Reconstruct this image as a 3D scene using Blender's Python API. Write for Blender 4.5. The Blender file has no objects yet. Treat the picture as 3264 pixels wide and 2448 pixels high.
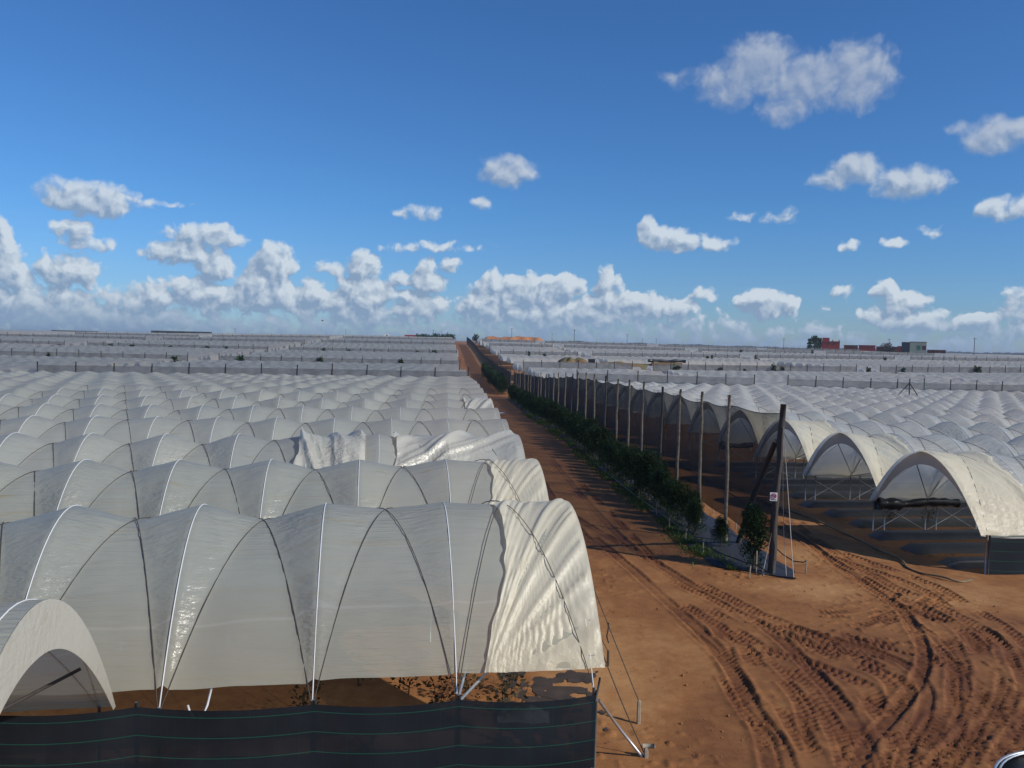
import bpy, math, random
import numpy as np
random.seed(7)
RNG = np.random.default_rng(11)
PI = math.pi
scene = bpy.context.scene
COL = scene.collection

# ------------------------------------------------------------------ helpers
class MB:
    """collects shapes that become ONE mesh"""
    def __init__(s): s.v = []; s.f = []; s.uv = None
    def add(s, vs, fs):
        o = len(s.v); s.v.extend([tuple(p) for p in vs]); s.f.extend([tuple(i + o for i in f) for f in fs])
    def grid(s, P, closed=False):
        n, m = P.shape[:2]; o = len(s.v)
        s.v.extend([tuple(p) for p in P.reshape(-1, 3).tolist()])
        for i in range(n - 1):
            for j in range(m - 1 + (1 if closed else 0)):
                k = (j + 1) % m
                s.f.append((o + i * m + j, o + i * m + k, o + (i + 1) * m + k, o + (i + 1) * m + j))
    def box(s, c, d, rz=0.0, taper=1.0):
        cx, cy, cz = c; dx, dy, dz = d[0] / 2, d[1] / 2, d[2] / 2
        vs = []
        for z, t in ((-dz, 1.0), (dz, taper)):
            for x, y in ((-dx, -dy), (dx, -dy), (dx, dy), (-dx, dy)):
                x, y = x * t, y * t
                vs.append((cx + x * math.cos(rz) - y * math.sin(rz), cy + x * math.sin(rz) + y * math.cos(rz), cz + z))
        s.add(vs, [(3, 2, 1, 0), (4, 5, 6, 7), (0, 1, 5, 4), (1, 2, 6, 5), (2, 3, 7, 6), (3, 0, 4, 7)])
    def tube(s, pts, r, n=6, cap=True):
        P = np.array(pts, float); m = len(P)
        R = np.full(m, r, float) if np.isscalar(r) else np.array(r, float)
        T = np.gradient(P, axis=0); T /= np.linalg.norm(T, axis=1)[:, None] + 1e-12
        ref = np.array([0, 0, 1.0]) if abs(T[:, 2]).mean() < .8 else np.array([1.0, 0, 0])
        A = np.cross(T, ref); A /= np.linalg.norm(A, axis=1)[:, None] + 1e-12
        B = np.cross(T, A)
        th = np.arange(n) * 2 * PI / n
        G = P[:, None] + R[:, None, None] * (np.cos(th)[None, :, None] * A[:, None] + np.sin(th)[None, :, None] * B[:, None])
        o = len(s.v); s.grid(G, True)
        if cap:
            s.f.append(tuple(o + i for i in range(n))); s.f.append(tuple(o + (m - 1) * n + i for i in reversed(range(n))))
    def mesh(s, name, mat=None, smooth=True):
        me = bpy.data.meshes.new(name); me.from_pydata(s.v, [], s.f)
        if smooth: me.polygons.foreach_set('use_smooth', [True] * len(me.polygons))
        if mat: me.materials.append(mat)
        me.update(); return me
    def build(s, name, mat=None, parent=None, smooth=True, loc=(0, 0, 0)):
        return put(name, s.mesh(name, mat, smooth), parent, loc)

def put(name, data, parent=None, loc=(0, 0, 0), rz=0.0):
    o = bpy.data.objects.new(name, data); COL.objects.link(o)
    o.location = loc; o.rotation_euler = (0, 0, rz)
    if parent: o.parent = parent
    return o
def tag(o, label=None, cat=None, group=None, kind=None):
    if label: o['label'] = label
    if cat: o['category'] = cat
    if group: o['group'] = group
    if kind: o['kind'] = kind
    return o
def thing(name, label, cat, loc=(0, 0, 0), rz=0.0, group=None):
    return tag(put(name, None, None, loc, rz), label, cat, group)
ORD = ('first second third fourth fifth sixth seventh eighth ninth tenth eleventh twelfth thirteenth fourteenth fifteenth sixteenth '
       'seventeenth eighteenth nineteenth twentieth').split()

# value noise (numpy)
_TAB = RNG.random((256, 256))
def vn(x, y, sc, seed=0):
    x = np.asarray(x) / sc + seed * 17.3; y = np.asarray(y) / sc + seed * 9.7
    xi = np.floor(x).astype(int); yi = np.floor(y).astype(int); fx = x - xi; fy = y - yi
    fx = fx * fx * (3 - 2 * fx); fy = fy * fy * (3 - 2 * fy)
    g = lambda a, b: _TAB[a & 255, b & 255]
    return (g(xi, yi) * (1 - fx) + g(xi + 1, yi) * fx) * (1 - fy) + (g(xi, yi + 1) * (1 - fx) + g(xi + 1, yi + 1) * fx) * fy
def sst(a, b, x):
    t = np.clip((np.asarray(x, float) - a) / (b - a), 0, 1); return t * t * (3 - 2 * t)

# ------------------------------------------------------------------ layout
H_CAM = 8.0
TA = math.radians(9.5); AX = (math.cos(TA), math.sin(TA)); NX = (-math.sin(TA), math.cos(TA))   # tunnel axis, hoop direction
SLOPE = .0775
def roadx(u, y): return u - SLOPE * (y - 15.5)
def terr(x, y):
    x = np.asarray(x, float); y = np.asarray(y, float)
    d = np.hypot(x, y)
    b = np.interp(d, [0, 80, 105, 150, 190, 250, 300, 350, 420, 490, 540, 6000], [0, 0, -.65, -1.25, -1.2, -.2, 1.0, 3.0, 5.0, 6.6, 7.3, 22.6])
    fac = np.interp(x / np.maximum(y, 1), [-.6, -.4, -.2, -.06, .05, .25, .45, .7], [.72, .8, 1.05, 1.08, 1.0, .78, .66, .5])
    b = np.where(b > 0, b * fac, b)
    tilt = -.005 * np.clip(x - 10, 0, 60) * (1 - sst(150, 300, d)) * sst(5, 30, y)
    return np.where(y < 0, 0, b + tilt)
def tz(x, y): return float(terr(x, y))
def fence_x(y): return 9.4 - .079 * (y - 29.5)

# ------------------------------------------------------------------ materials
def newmat(name):
    m = bpy.data.materials.new(name); m.use_nodes = True
    nt = m.node_tree; nt.nodes.clear()
    return m, nt
class N:
    def __init__(s, nt): s.nt = nt
    def __call__(s, t, **kw):
        n = s.nt.nodes.new(t)
        for k, v in kw.items():
            if k.startswith('i_'):
                key = k[2:]
                n.inputs[int(key) if key.isdigit() else key.replace('_', ' ')].default_value = v
            else: setattr(n, k, v)
        return n
    def link(s, a, b): s.nt.links.new(a, b)
    def math(s, op, a, b=None, c=None, clamp=False):
        n = s.nt.nodes.new('ShaderNodeMath'); n.operation = op; n.use_clamp = clamp
        for i, q in enumerate((a, b, c)):
            if q is None: continue
            if hasattr(q, 'type'): s.link(q, n.inputs[i])
            else: n.inputs[i].default_value = q
        return n.outputs[0]
    def ramp(s, fac, stops):
        n = s.nt.nodes.new('ShaderNodeValToRGB'); e = n.color_ramp.elements
        while len(e) < len(stops): e.new(.5)
        for i, (p, c) in enumerate(stops): e[i].position = p; e[i].color = (*c, 1) if len(c) == 3 else c
        s.link(fac, n.inputs[0]); return n.outputs[0]
    def mix(s, fac, a, b):
        n = s.nt.nodes.new('ShaderNodeMix'); n.data_type = 'RGBA'
        for k, q in ((0, fac), (6, a), (7, b)):
            if hasattr(q, 'type'): s.link(q, n.inputs[k])
            elif k: n.inputs[k].default_value = (*q, 1)
            else: n.inputs[k].default_value = q
        return n.outputs[2]
    def noise(s, vec, scale, detail=4, rough=.55):
        n = s('ShaderNodeTexNoise'); n.inputs['Scale'].default_value = scale; n.inputs['Detail'].default_value = detail; n.inputs['Roughness'].default_value = rough
        if vec is not None: s.link(vec, n.inputs['Vector'])
        return n.outputs['Fac']
    def out(s, sh):
        o = s('ShaderNodeOutputMaterial'); s.link(sh, o.inputs['Surface'])

def simple(name, col, rough=.7, metal=0.0, var=.25, scale=8.0, bump=.0, spec=.4, col2=None):
    m, nt = newmat(name); n = N(nt)
    tc = n('ShaderNodeTexCoord')
    f = n.noise(tc.outputs['Object'], scale, 5)
    c2 = col2 or tuple(c * (1 - var) for c in col)
    c = n.ramp(f, [(.3, c2), (.7, col)])
    b = n('ShaderNodeBsdfPrincipled'); n.link(c, b.inputs['Base Color'])
    b.inputs['Roughness'].default_value = rough; b.inputs['Metallic'].default_value = metal; b.inputs['Specular IOR Level'].default_value = spec
    if bump:
        bp = n('ShaderNodeBump'); bp.inputs['Strength'].default_value = bump; bp.inputs['Distance'].default_value = .02
        n.link(f, bp.inputs['Height']); n.link(bp.outputs[0], b.inputs['Normal'])
    n.out(b.outputs[0]); return m

def film(name, base, dirt, transp, transl, gloss, near=True, wr=.35, iso=False):
    """polythene: part see-through, part translucent, part glossy, with taut wrinkles along the tunnel"""
    m, nt = newmat(name); n = N(nt)
    tc = n('ShaderNodeTexCoord'); oi = n('ShaderNodeObjectInfo')
    rnd = n('ShaderNodeVectorMath', operation='SCALE'); n.link(oi.outputs['Location'], rnd.inputs[0]); rnd.inputs['Scale'].default_value = 3.7
    ad = n('ShaderNodeVectorMath', operation='ADD'); n.link(tc.outputs['Object'], ad.inputs[0]); n.link(rnd.outputs[0], ad.inputs[1])
    P = ad.outputs[0]
    mp = n('ShaderNodeMapping'); n.link(P, mp.inputs['Vector']); mp.inputs['Scale'].default_value = (3, 3, 3) if iso else (.3, 6.5, 6.5)
    mp2 = n('ShaderNodeMapping'); n.link(P, mp2.inputs['Vector']); mp2.inputs['Scale'].default_value = (1, 1, 1) if iso else (.3, 3.0, 3.0); mp2.inputs['Rotation'].default_value = (0, 0, .15)
    w1 = n.noise(mp.outputs[0], 2.2, 3, .6)
    w2 = n.noise(mp2.outputs[0], 1.6, 2, .5)
    big = n.noise(P, .33, 2)
    hsum = n.math('ADD', n.math('MULTIPLY', n.math('POWER', w1, 2.2), n.math('POWER', n.math('MULTIPLY', big, 1.75), 3.0)), n.math('MULTIPLY', w2, .9))
    bp = n('ShaderNodeBump'); bp.inputs['Strength'].default_value = wr; bp.inputs['Distance'].default_value = .09; n.link(hsum, bp.inputs['Height'])
    st = n.noise(mp.outputs[0], .55, 4)
    stain = n.ramp(n.math('MULTIPLY', st, 1.0), [(.56, (0, 0, 0)), (.74, (1, 1, 1))])
    sep = n('ShaderNodeSeparateXYZ'); n.link(tc.outputs['Object'], sep.inputs[0])
    low = n.math('SUBTRACT', 1.0, n.math('MULTIPLY', n.math('SUBTRACT', sep.outputs[2], 1.4), .55), clamp=True)
    dk = n.math('ADD', n.math('MULTIPLY', low, .75), n.math('MULTIPLY', stain, .35), clamp=True)
    bal = n('ShaderNodeMapping'); n.link(P, bal.inputs['Vector']); bal.inputs['Scale'].default_value = (.38, .12, .12)
    tone = n.ramp(n.noise(bal.outputs[0], 1.0, 2), [(.3, (.86, .88, .9)), (.7, (1.04, 1.03, 1.0))])
    c0 = n.mix(dk, base, dirt)
    if near and not iso:
        ys_ = n.math('ABSOLUTE', sep.outputs[1])
        wob = n.math('MULTIPLY', n.math('SUBTRACT', n.noise(mp2.outputs[0], .5, 1), .5), .5)
        seam = n.math('LESS_THAN', n.math('ABSOLUTE', n.math('SUBTRACT', n.math('ADD', ys_, wob), 2.45)), .02)
        c0 = n.mix(n.math('MULTIPLY', seam, .22), c0, (.85, .86, .83))
        ye = n('ShaderNodeMapping'); n.link(P, ye.inputs['Vector']); ye.inputs['Scale'].default_value = (.35, 4.0, 4.0); ye.inputs['Location'].default_value = (7, 3, 1)
        ym = n.ramp(n.noise(ye.outputs[0], 1.0, 3), [(.66, (0, 0, 0)), (.76, (1, 1, 1))])
        c0 = n.mix(n.math('MULTIPLY', ym, .55), c0, (.55, .42, .20))
    mm = n('ShaderNodeMix'); mm.data_type = 'RGBA'; mm.blend_type = 'MULTIPLY'; mm.inputs[0].default_value = 1
    n.link(c0, mm.inputs[6]); n.link(tone, mm.inputs[7]); c = mm.outputs[2]
    pr = n('ShaderNodeBsdfPrincipled'); n.link(c, pr.inputs['Base Color']); pr.inputs['Roughness'].default_value = gloss
    pr.inputs['Specular IOR Level'].default_value = .6
    n.link(bp.outputs[0], pr.inputs['Normal'])
    tl = n('ShaderNodeBsdfTranslucent'); n.link(c, tl.inputs['Color'])
    a = n('ShaderNodeMixShader'); a.inputs[0].default_value = transl; n.link(pr.outputs[0], a.inputs[1]); n.link(tl.outputs[0], a.inputs[2])
    if near:
        tr = n('ShaderNodeBsdfTransparent'); tr.inputs[0].default_value = (.92, .93, .92, 1)
        x = n('ShaderNodeMixShader'); x.inputs[0].default_value = transp
        n.link(a.outputs[0], x.inputs[1]); n.link(tr.outputs[0], x.inputs[2]); n.out(x.outputs[0])
    else: n.out(a.outputs[0])
    return m

def netmat(name, col, transp, lines=False, woven=False):
    m, nt = newmat(name); n = N(nt)
    tc = n('ShaderNodeTexCoord')
    f = n.noise(tc.outputs['Object'], .8, 4)
    c = n.ramp(f, [(.3, tuple(q * .7 for q in col)), (.7, tuple(q * 1.3 for q in col))])
    if lines:
        sp = n('ShaderNodeSeparateXYZ'); n.link(tc.outputs['UV'], sp.inputs[0])
        lv = n.math('LESS_THAN', n.math('FRACT', n.math('MULTIPLY', sp.outputs[1], 1 / .37)), .035)
        lh = n.math('MULTIPLY', n.math('LESS_THAN', n.math('FRACT', n.math('MULTIPLY', sp.outputs[0], 1 / .42)), .025), .12)
        c = n.mix(n.math('MAXIMUM', lv, lh), c, (.008, .075, .05))
    d = n('ShaderNodeBsdfPrincipled'); n.link(c, d.inputs['Base Color']); d.inputs['Roughness'].default_value = .7; d.inputs['Specular IOR Level'].default_value = .2
    t = n('ShaderNodeBsdfTransparent')
    x = n('ShaderNodeMixShader'); n.link(d.outputs[0], x.inputs[1]); n.link(t.outputs[0], x.inputs[2])
    tr_ = n.math('ADD', n.math('MULTIPLY', n.math('SUBTRACT', f, .5), .12), transp)
    if woven:
        gm = n('ShaderNodeNewGeometry'); dp = n('ShaderNodeVectorMath', operation='DOT_PRODUCT'); n.link(gm.outputs['Normal'], dp.inputs[0]); n.link(gm.outputs['Incoming'], dp.inputs[1])
        tr_ = n.math('POWER', tr_, n.math('DIVIDE', 1.0, n.math('MAXIMUM', n.math('ABSOLUTE', dp.outputs['Value']), .12)))
    n.link(tr_, x.inputs[0])
    n.out(x.outputs[0]); return m

def soilmat():
    m, nt = newmat('red_soil'); n = N(nt)
    geo = n('ShaderNodeNewGeometry'); P = geo.outputs['Position']
    at = n('ShaderNodeAttribute', attribute_name='damp_shade')
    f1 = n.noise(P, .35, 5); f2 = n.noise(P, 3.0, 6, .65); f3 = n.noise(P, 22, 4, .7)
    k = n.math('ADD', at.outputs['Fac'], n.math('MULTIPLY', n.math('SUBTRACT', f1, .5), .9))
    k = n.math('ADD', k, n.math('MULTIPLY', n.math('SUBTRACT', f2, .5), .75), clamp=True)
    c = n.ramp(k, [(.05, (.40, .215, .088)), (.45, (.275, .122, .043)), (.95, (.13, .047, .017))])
    sp = n.ramp(f3, [(.25, (.78, .76, .75)), (.6, (1.08, 1.06, 1.04))])
    mm = n('ShaderNodeMix'); mm.data_type = 'RGBA'; mm.blend_type = 'MULTIPLY'; mm.inputs[0].default_value = .8
    n.link(c, mm.inputs[6]); n.link(sp, mm.inputs[7])
    b = n('ShaderNodeBsdfPrincipled'); n.link(mm.outputs[2], b.inputs['Base Color'])
    rg = n.ramp(k, [(.4, (.95, .95, .95)), (1, (.7, .7, .7))]); n.link(rg, b.inputs['Roughness']); b.inputs['Specular IOR Level'].default_value = .25
    bp = n('ShaderNodeBump'); bp.inputs['Strength'].default_value = .5; bp.inputs['Distance'].default_value = .03
    n.link(n.math('ADD', n.math('MULTIPLY', f2, .6), n.math('MULTIPLY', f3, .5)), bp.inputs['Height']); n.link(bp.outputs[0], b.inputs['Normal'])
    n.out(b.outputs[0]); return m

def leafmat(name, c1, c2):
    m, nt = newmat(name); n = N(nt)
    geo = n('ShaderNodeNewGeometry')
    c = n.ramp(n.math('ADD', n.math('MULTIPLY', geo.outputs['Random Per Island'], .6), n.math('MULTIPLY', n.noise(geo.outputs['Position'], 1.7, 3), .4)), [(.2, c1), (.8, c2)])
    d = n('ShaderNodeBsdfPrincipled'); n.link(c, d.inputs['Base Color']); d.inputs['Roughness'].default_value = .65; d.inputs['Specular IOR Level'].default_value = .25
    t = n('ShaderNodeBsdfTranslucent'); n.link(c, t.inputs['Color'])
    x = n('ShaderNodeMixShader'); x.inputs[0].default_value = .25; n.link(d.outputs[0], x.inputs[1]); n.link(t.outputs[0], x.inputs[2])
    n.out(x.outputs[0]); return m

M_FILM = film('clear_polythene', (.57, .60, .53), (.60, .54, .38), .17, .46, .24, wr=.5)
M_FLAPW = film('plain_white_polythene', (.74, .73, .65), (.66, .60, .48), .04, .40, .3, wr=.2, iso=True)
M_FILM2 = film('sky_lit_polythene', (.68, .72, .66), (.64, .60, .48), .08, .58, .26, wr=.45)  # clear film again, sky reflection on farther rows put into its paler colour
M_FILMR = film('milky_polythene', (.78, .80, .755), (.90, .84, .66), .08, .52, .22, wr=.8)
M_FARL = film('weathered_polythene', (.54, .58, .56), (.52, .54, .52), 0, .55, .32, near=False, wr=.9)
M_FARR = film('pale_polythene', (.68, .71, .68), (.66, .67, .64), 0, .55, .3, near=False, wr=.9)
M_FOLD = film('cream_polythene', (.86, .81, .65), (.74, .64, .44), .06, .42, .42, iso=True, wr=.3)
M_SLACK = film('slack_polythene', (.66, .65, .58), (.66, .60, .46), .10, .36, .28, iso=True, wr=.8)
M_FLAP = film('flap_polythene', (.78, .69, .58), (.72, .62, .50), .04, .34, .5, wr=.2, iso=True)
M_RIB = simple('stretched_film_over_pipe', (.66, .68, .68), .4, 0, .1)
M_STEEL = simple('galvanised_steel', (.55, .57, .58), .4, .7, .25, 20)
M_ROPE = simple('dark_cord', (.075, .07, .06), .85, 0, .4, 30)
M_WROPE = simple('pale_cord', (.5, .47, .42), .85)
M_WOOD = simple('weathered_pole', (.34, .29, .22), .9, 0, .5, 6, .6, .2)
M_WOODDK = simple('dark_tarred_pole', (.07, .062, .055), .8, 0, .4, 6, .5)
M_POST = simple('grey_fence_post', (.10, .095, .09), .85, 0, .4, 4)
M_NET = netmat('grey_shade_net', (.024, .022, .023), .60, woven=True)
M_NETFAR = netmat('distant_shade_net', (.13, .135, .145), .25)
M_NETDK = netmat('black_windbreak_fabric', (.008, .013, .019), .03, True)
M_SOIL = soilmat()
M_MULCH = simple('black_mulch_film', (.035, .038, .045), .42, 0, .4, 3, .4, .5)
M_MAT = simple('blue_black_weed_mat', (.032, .035, .046), .6, 0, .4, 2, .3, .5)
M_TORN = simple('dusty_torn_mulch', (.075, .058, .05), .9, 0, .4, 3, .2, .2)
M_BLACK = simple('black_plastic', (.012, .012, .014), .3, 0, .3, 4, .3, .6)
M_LEAF = leafmat('dark_conifer_foliage', (.012, .032, .011), (.045, .092, .030))
M_LEAF2 = leafmat('berry_leaf', (.04, .035, .014), (.10, .07, .03))
M_GRASS = leafmat('fresh_grass', (.05, .085, .02), (.13, .19, .045))
M_BARK = simple('bark', (.10, .075, .05), .9, 0, .4, 10)
M_STAKE = simple('pale_stake', (.42, .36, .27), .9, 0, .4, 20)
M_RED = simple('red_render', (.42, .05, .035), .9, 0, .2, 1)
M_REDDK = simple('dark_brick_red', (.20, .06, .04), .9, 0, .4, 1)
M_CREAM = simple('cream_render', (.72, .60, .38), .9, 0, .15, 1)
M_DARKWALL = simple('dark_grey_wall', (.05, .052, .058), .85, 0, .3, .6)
M_GLASS = simple('window_dark', (.03, .035, .04), .2)
M_GREENW = simple('green_shutter', (.08, .30, .17), .6)
M_WHITE = simple('white_paint', (.8, .8, .8), .6, 0, .08)
M_SIGNRED = simple('sign_red', (.45, .02, .03), .5)
M_SIGNBLK = simple('sign_black', (.03, .03, .03), .5)
M_SPOIL = simple('orange_spoil', (.45, .20, .085), .95, 0, .35, .15)
M_MOUND = simple('grassy_earth', (.13, .13, .06), .95, 0, .1, .35, col2=(.20, .10, .045))
M_PIPEY = simple('yellowed_hose', (.22, .17, .09), .6)
M_GREYPL = simple('grey_plastic_sheet', (.34, .37, .37), .35)
M_HILLTREE = simple('far_tree_belt', (.025, .04, .045), .95, 0, .3, .02)

# ------------------------------------------------------------------ ground (one sheet, split into road and ground by face)
def ground():
    def geo(a, b, n): return a * (b / a) ** (np.arange(1, n + 1) / n)
    us = np.concatenate([-1 - geo(.3, 5000, 46)[::-1], np.arange(-1, 20.001, .045), 20 + geo(.3, 5000, 46)])
    ys = np.concatenate([[-600, -200, -60, -20, 0, 8, 12], np.arange(13.6, 34, .045), np.arange(34, 60, .1), np.arange(60, 160, .6), np.arange(160, 700, 7), 700 + geo(8, 6000, 30)])
    U, Y = np.meshgrid(us, ys); X = roadx(U, Y)
    Z = terr(X, Y)
    near = (1 - sst(45, 80, Y)) * sst(-2, 0, U) * (1 - sst(19, 20, U))
    damp_shade = np.full(X.shape, .50)  # soil tone: moisture, plus shaded-road and sunlit-strip tones put into the colour
    dry_sunlit = sst(0, 1, 1 - np.hypot((U - 2.6) / 2.6, (Y - 21) / 8.5)) * .42 + sst(0, 1, 1 - np.hypot((X - 10.3) / 3.4, (Y - 27.6) / 2.2)) * .35 \
        + sst(0, 1, 1 - np.hypot((X - 15.5) / 4, (Y - 27.5) / 2.5)) * .3 + sst(0, 1, 1 - np.hypot((X - 11.5) / 1.6, (Y - 31.5) / 3.5)) * .25  # drier pale zones; the strip by the left tunnels carries its sunlit tone
    damp_shade = damp_shade - dry_sunlit
    damp_shade += .35 * sst(0, 1, 1 - np.hypot((X - 4.2) / 1.8, (Y - 17) / 3.2)) + .12 * (sst(24, 40, Y)) * sst(2, 3, U) * (1 - sst(8, 9, U))  # wet streak; road corridor darker, moist and with net shade in its colour
    damp_shade += .13 * sst(5.2, 7.5, X) * (1 - sst(23, 27, Y)) * (.6 + .8 * vn(X, Y, 2.4, 61)) + .16 * (vn(X, Y, .8, 62) - .5)
    rough = (vn(X, Y, 1.7, 1) - .5) * .05 + (vn(X, Y, .5, 2) - .5) * .025
    Z = Z + rough * near
    # tyre tracks
    TR = [
        ([(3.63, 34.24), (4.32, 30.56), (4.86, 27.05), (5.39, 24.06), (5.62, 22.15), (5.66, 19.93), (5.49, 17.97), (5.32, 16.56), (5.06, 15.26)], .42, 'fine'),
        ([(2.53, 40.59), (3.81, 36.02), (5.19, 31.68), (6.11, 28.24), (6.98, 25.96), (7.53, 23.39), (7.69, 20.79), (7.64, 18.82), (7.49, 17.4), (7.26, 16.26), (6.92, 15.17)], .42, 'fine'),
        ([(11.91, 39.38), (12.51, 35.54), (12.43, 31.61), (12.41, 28.18), (12.34, 26.11), (11.97, 24.09), (11.35, 22.34), (10.57, 20.81), (9.49, 19.18), (8.31, 17.77), (7.47, 16.76), (6.62, 15.5)], .36, 'fine'),
        ([(13.2, 39.52), (13.01, 33.12), (13.13, 29.1), (13.64, 26.44), (13.89, 24.42), (13.67, 22.84), (13.03, 21.26), (12.03, 19.58), (10.81, 18.01), (9.71, 16.77), (8.46, 15.4)], .5, 'lug'),
        ([(12.91, 33.9), (14.0, 31.06), (14.74, 28.64), (14.78, 26.05), (14.61, 23.86), (14.23, 21.66)], .42, 'lug'),
        ([(12.07, 24.3), (12.07, 22.93), (11.58, 21.02), (10.98, 19.53), (10.19, 18.22), (9.27, 16.95), (8.27, 15.75)], .3, 'fine'),
        ([(8.63, 23.47), (9.36, 22.57), (9.97, 21.9), (10.27, 20.94), (10.03, 19.47), (9.16, 17.93), (8.27, 16.7), (7.5, 15.36)], .32, 'fine'),
        ([(6.44, 28.27), (7.11, 26.46), (7.78, 24.64), (8.56, 23.27), (9.4, 22.04), (10.38, 21.43)], .5, 'lug'),
        ([(6.4, 23.72), (6.89, 21.72), (7.07, 19.87), (7.07, 18.17), (6.89, 16.63), (6.55, 15.32)], .5, 'lug'),
        ([(5.16, 23.63), (5.58, 21.47), (5.65, 19.51), (5.58, 17.75), (5.62, 16.57), (5.42, 15.27)], .34, 'fine'),
        ([(9.53, 24.99), (10.55, 24.84), (12.08, 25.85), (13.59, 27.46)], .4, 'lug'),
        ([(10.62, 24.0), (12.28, 25.18), (13.79, 26.46), (15.37, 28.13)], .4, 'lug'),
        ([(8.24, 20.67), (8.48, 19.39), (8.31, 17.77), (7.98, 16.29), (7.64, 15.2)], .6, 'lug'),
        ([(13.1, 22.99), (12.22, 20.75), (10.95, 18.62), (9.67, 16.97), (8.46, 15.58)], .6, 'lug'),
        ([(13.86, 22.49), (12.8, 20.04), (11.51, 18.05), (10.11, 16.39), (9.05, 15.26)], .55, 'lug'),
        ([(7.6, 22.6), (8.6, 21.6), (9.3, 20.6), (9.4, 19.6), (8.9, 18.4)], .6, 'lug'),
        ([(9.3, 23.4), (10.4, 22.6), (11.2, 21.4), (11.1, 20.4)], .55, 'lug'),
        ([(9.6, 17.5), (9.9, 16.6), (9.6, 15.3)], .55, 'lug'), ([(7.2, 24.6), (8.2, 22.8), (8.7, 21.2)], .5, 'lug'),
        ([(6.0, 25.8), (6.6, 23.6), (6.4, 21.4), (6.3, 19.0), (6.1, 16.0)], .5, 'lug'),
        ([(11.5, 26.8), (12.9, 25.1), (13.2, 23.6), (12.6, 22.3)], .5, 'lug'),
        ([(3.3, 34), (2.2, 44), (1.3, 60)], .4, 'fine'), ([(4.9, 33), (4.0, 42), (2.9, 58)], .4, 'fine'), ([(5.6, 30), (5.0, 38), (4.0, 50)], .34, 'lug'),
        ([(12.2, 40), (12.0, 50), (11.2, 60)], .4, 'fine'), ([(13.6, 38), (13.2, 50), (12.4, 60)], .4, 'lug'),
    ]
    rt = random.Random(9)
    for pts, hw, kind in list(TR[2:21]):
        dxo, dyo = rt.uniform(-.9, .9), rt.uniform(-.5, .5); TR.append(([(a + dxo + rt.uniform(-.1, .1), b + dyo) for a, b in pts], hw * rt.uniform(.8, 1.2), 'lug'))
    DZ = np.zeros_like(Z); DD = np.zeros_like(Z)
    for ti, (pts, hw, kind) in enumerate(TR):
        P = np.array(pts); t = np.linspace(0, len(P) - 1, 1 + int(14 * len(P) * 3))
        i = np.clip(t.astype(int), 0, len(P) - 2); f = (t - i)[:, None]
        p0 = P[np.clip(i - 1, 0, None)]; p1 = P[i]; p2 = P[i + 1]; p3 = P[np.clip(i + 2, None, len(P) - 1)]
        C = .5 * (2 * p1 + (p2 - p0) * f + (2 * p0 - 5 * p1 + 4 * p2 - p3) * f ** 2 + (3 * p1 - p0 - 3 * p2 + p3) * f ** 3)
        seg = np.hypot(*np.diff(C, axis=0).T); S = np.concatenate([[0], np.cumsum(seg)])
        T = np.gradient(C, axis=0); T /= np.hypot(T[:, 0], T[:, 1])[:, None] + 1e-9
        for half in (0,):
            R = hw * .5 + .28
            best = {}
            j0 = np.searchsorted(ys, C[:, 1].min() - R); j1 = np.searchsorted(ys, C[:, 1].max() + R)
            D = np.full((j1 - j0, X.shape[1]), 9.0, np.float32); L = np.zeros_like(D); A = np.zeros_like(D)
            Cu = C[:, 0] + SLOPE * (C[:, 1] - 15.5)
            for q in range(len(C)):
                a0 = np.searchsorted(ys, C[q, 1] - R) - j0; a1 = np.searchsorted(ys, C[q, 1] + R) - j0
                b0 = np.searchsorted(us, Cu[q] - R); b1 = np.searchsorted(us, Cu[q] + R)
                a0 = max(a0, 0)
                dx = X[j0 + a0:j0 + a1, b0:b1] - C[q, 0]; dy = Y[j0 + a0:j0 + a1, b0:b1] - C[q, 1]
                d2 = dx * dx + dy * dy; cur = D[a0:a1, b0:b1]; mk = d2 < cur
                cur[mk] = d2[mk]
                L[a0:a1, b0:b1][mk] = (-dx * T[q, 1] + dy * T[q, 0])[mk]
                A[a0:a1, b0:b1][mk] = (S[q] + dx * T[q, 0] + dy * T[q, 1])[mk]
            al = np.abs(L); w = hw * .5
            inside = (D < 9) * (1 - sst(w * .85, w * 1.05, al))
            berm = (D < 9) * np.exp(-((al - w * 1.25) / .07) ** 2)
            patchn = 1
            fade = sst(0, .6, A) * (1 - sst(S[-1] - .6, S[-1], A)) if kind == 'lug' else 1.0
            patch = sst(.3, .55, vn(X[j0:j1], Y[j0:j1], .9, 20 + ti)) if kind == 'lug' else .5 + .5 * sst(.2, .5, vn(X[j0:j1], Y[j0:j1], 1.6, 20 + ti))
            if kind == 'lug':
                ph = (A + np.sign(L) * al * .55 + (vn(X[j0:j1], Y[j0:j1], .6, 3) - .5) * .14) / .21 + np.where(L > 0, .5, 0)
                pr = sst(.52, .66, np.abs((ph % 1) * 2 - 1)) * (.45 + 1.1 * vn(X[j0:j1], Y[j0:j1], .2, 50 + ti))
                prof = -.006 - .062 * pr
            else:
                prof = -.026 + .011 * np.cos(L * 2 * PI / .085) * (.4 + vn(X[j0:j1], Y[j0:j1], .4, 4)) - .022 * (np.abs(((A / .16) % 1) * 2 - 1) > .6) * (al > w * .45)
            DZ[j0:j1] += (inside * prof + berm * .018 * (.3 + 1.4 * vn(X[j0:j1], Y[j0:j1], .22, 5))) * fade * patch
            DD[j0:j1] = np.maximum(DD[j0:j1], (inside * .3 + berm * .1) * fade * patch)
    clod = np.clip(vn(X, Y, .16, 7) - .72, 0, 1) * np.clip(vn(X, Y, 2.2, 8) - .4, 0, 1) * .55
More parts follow.
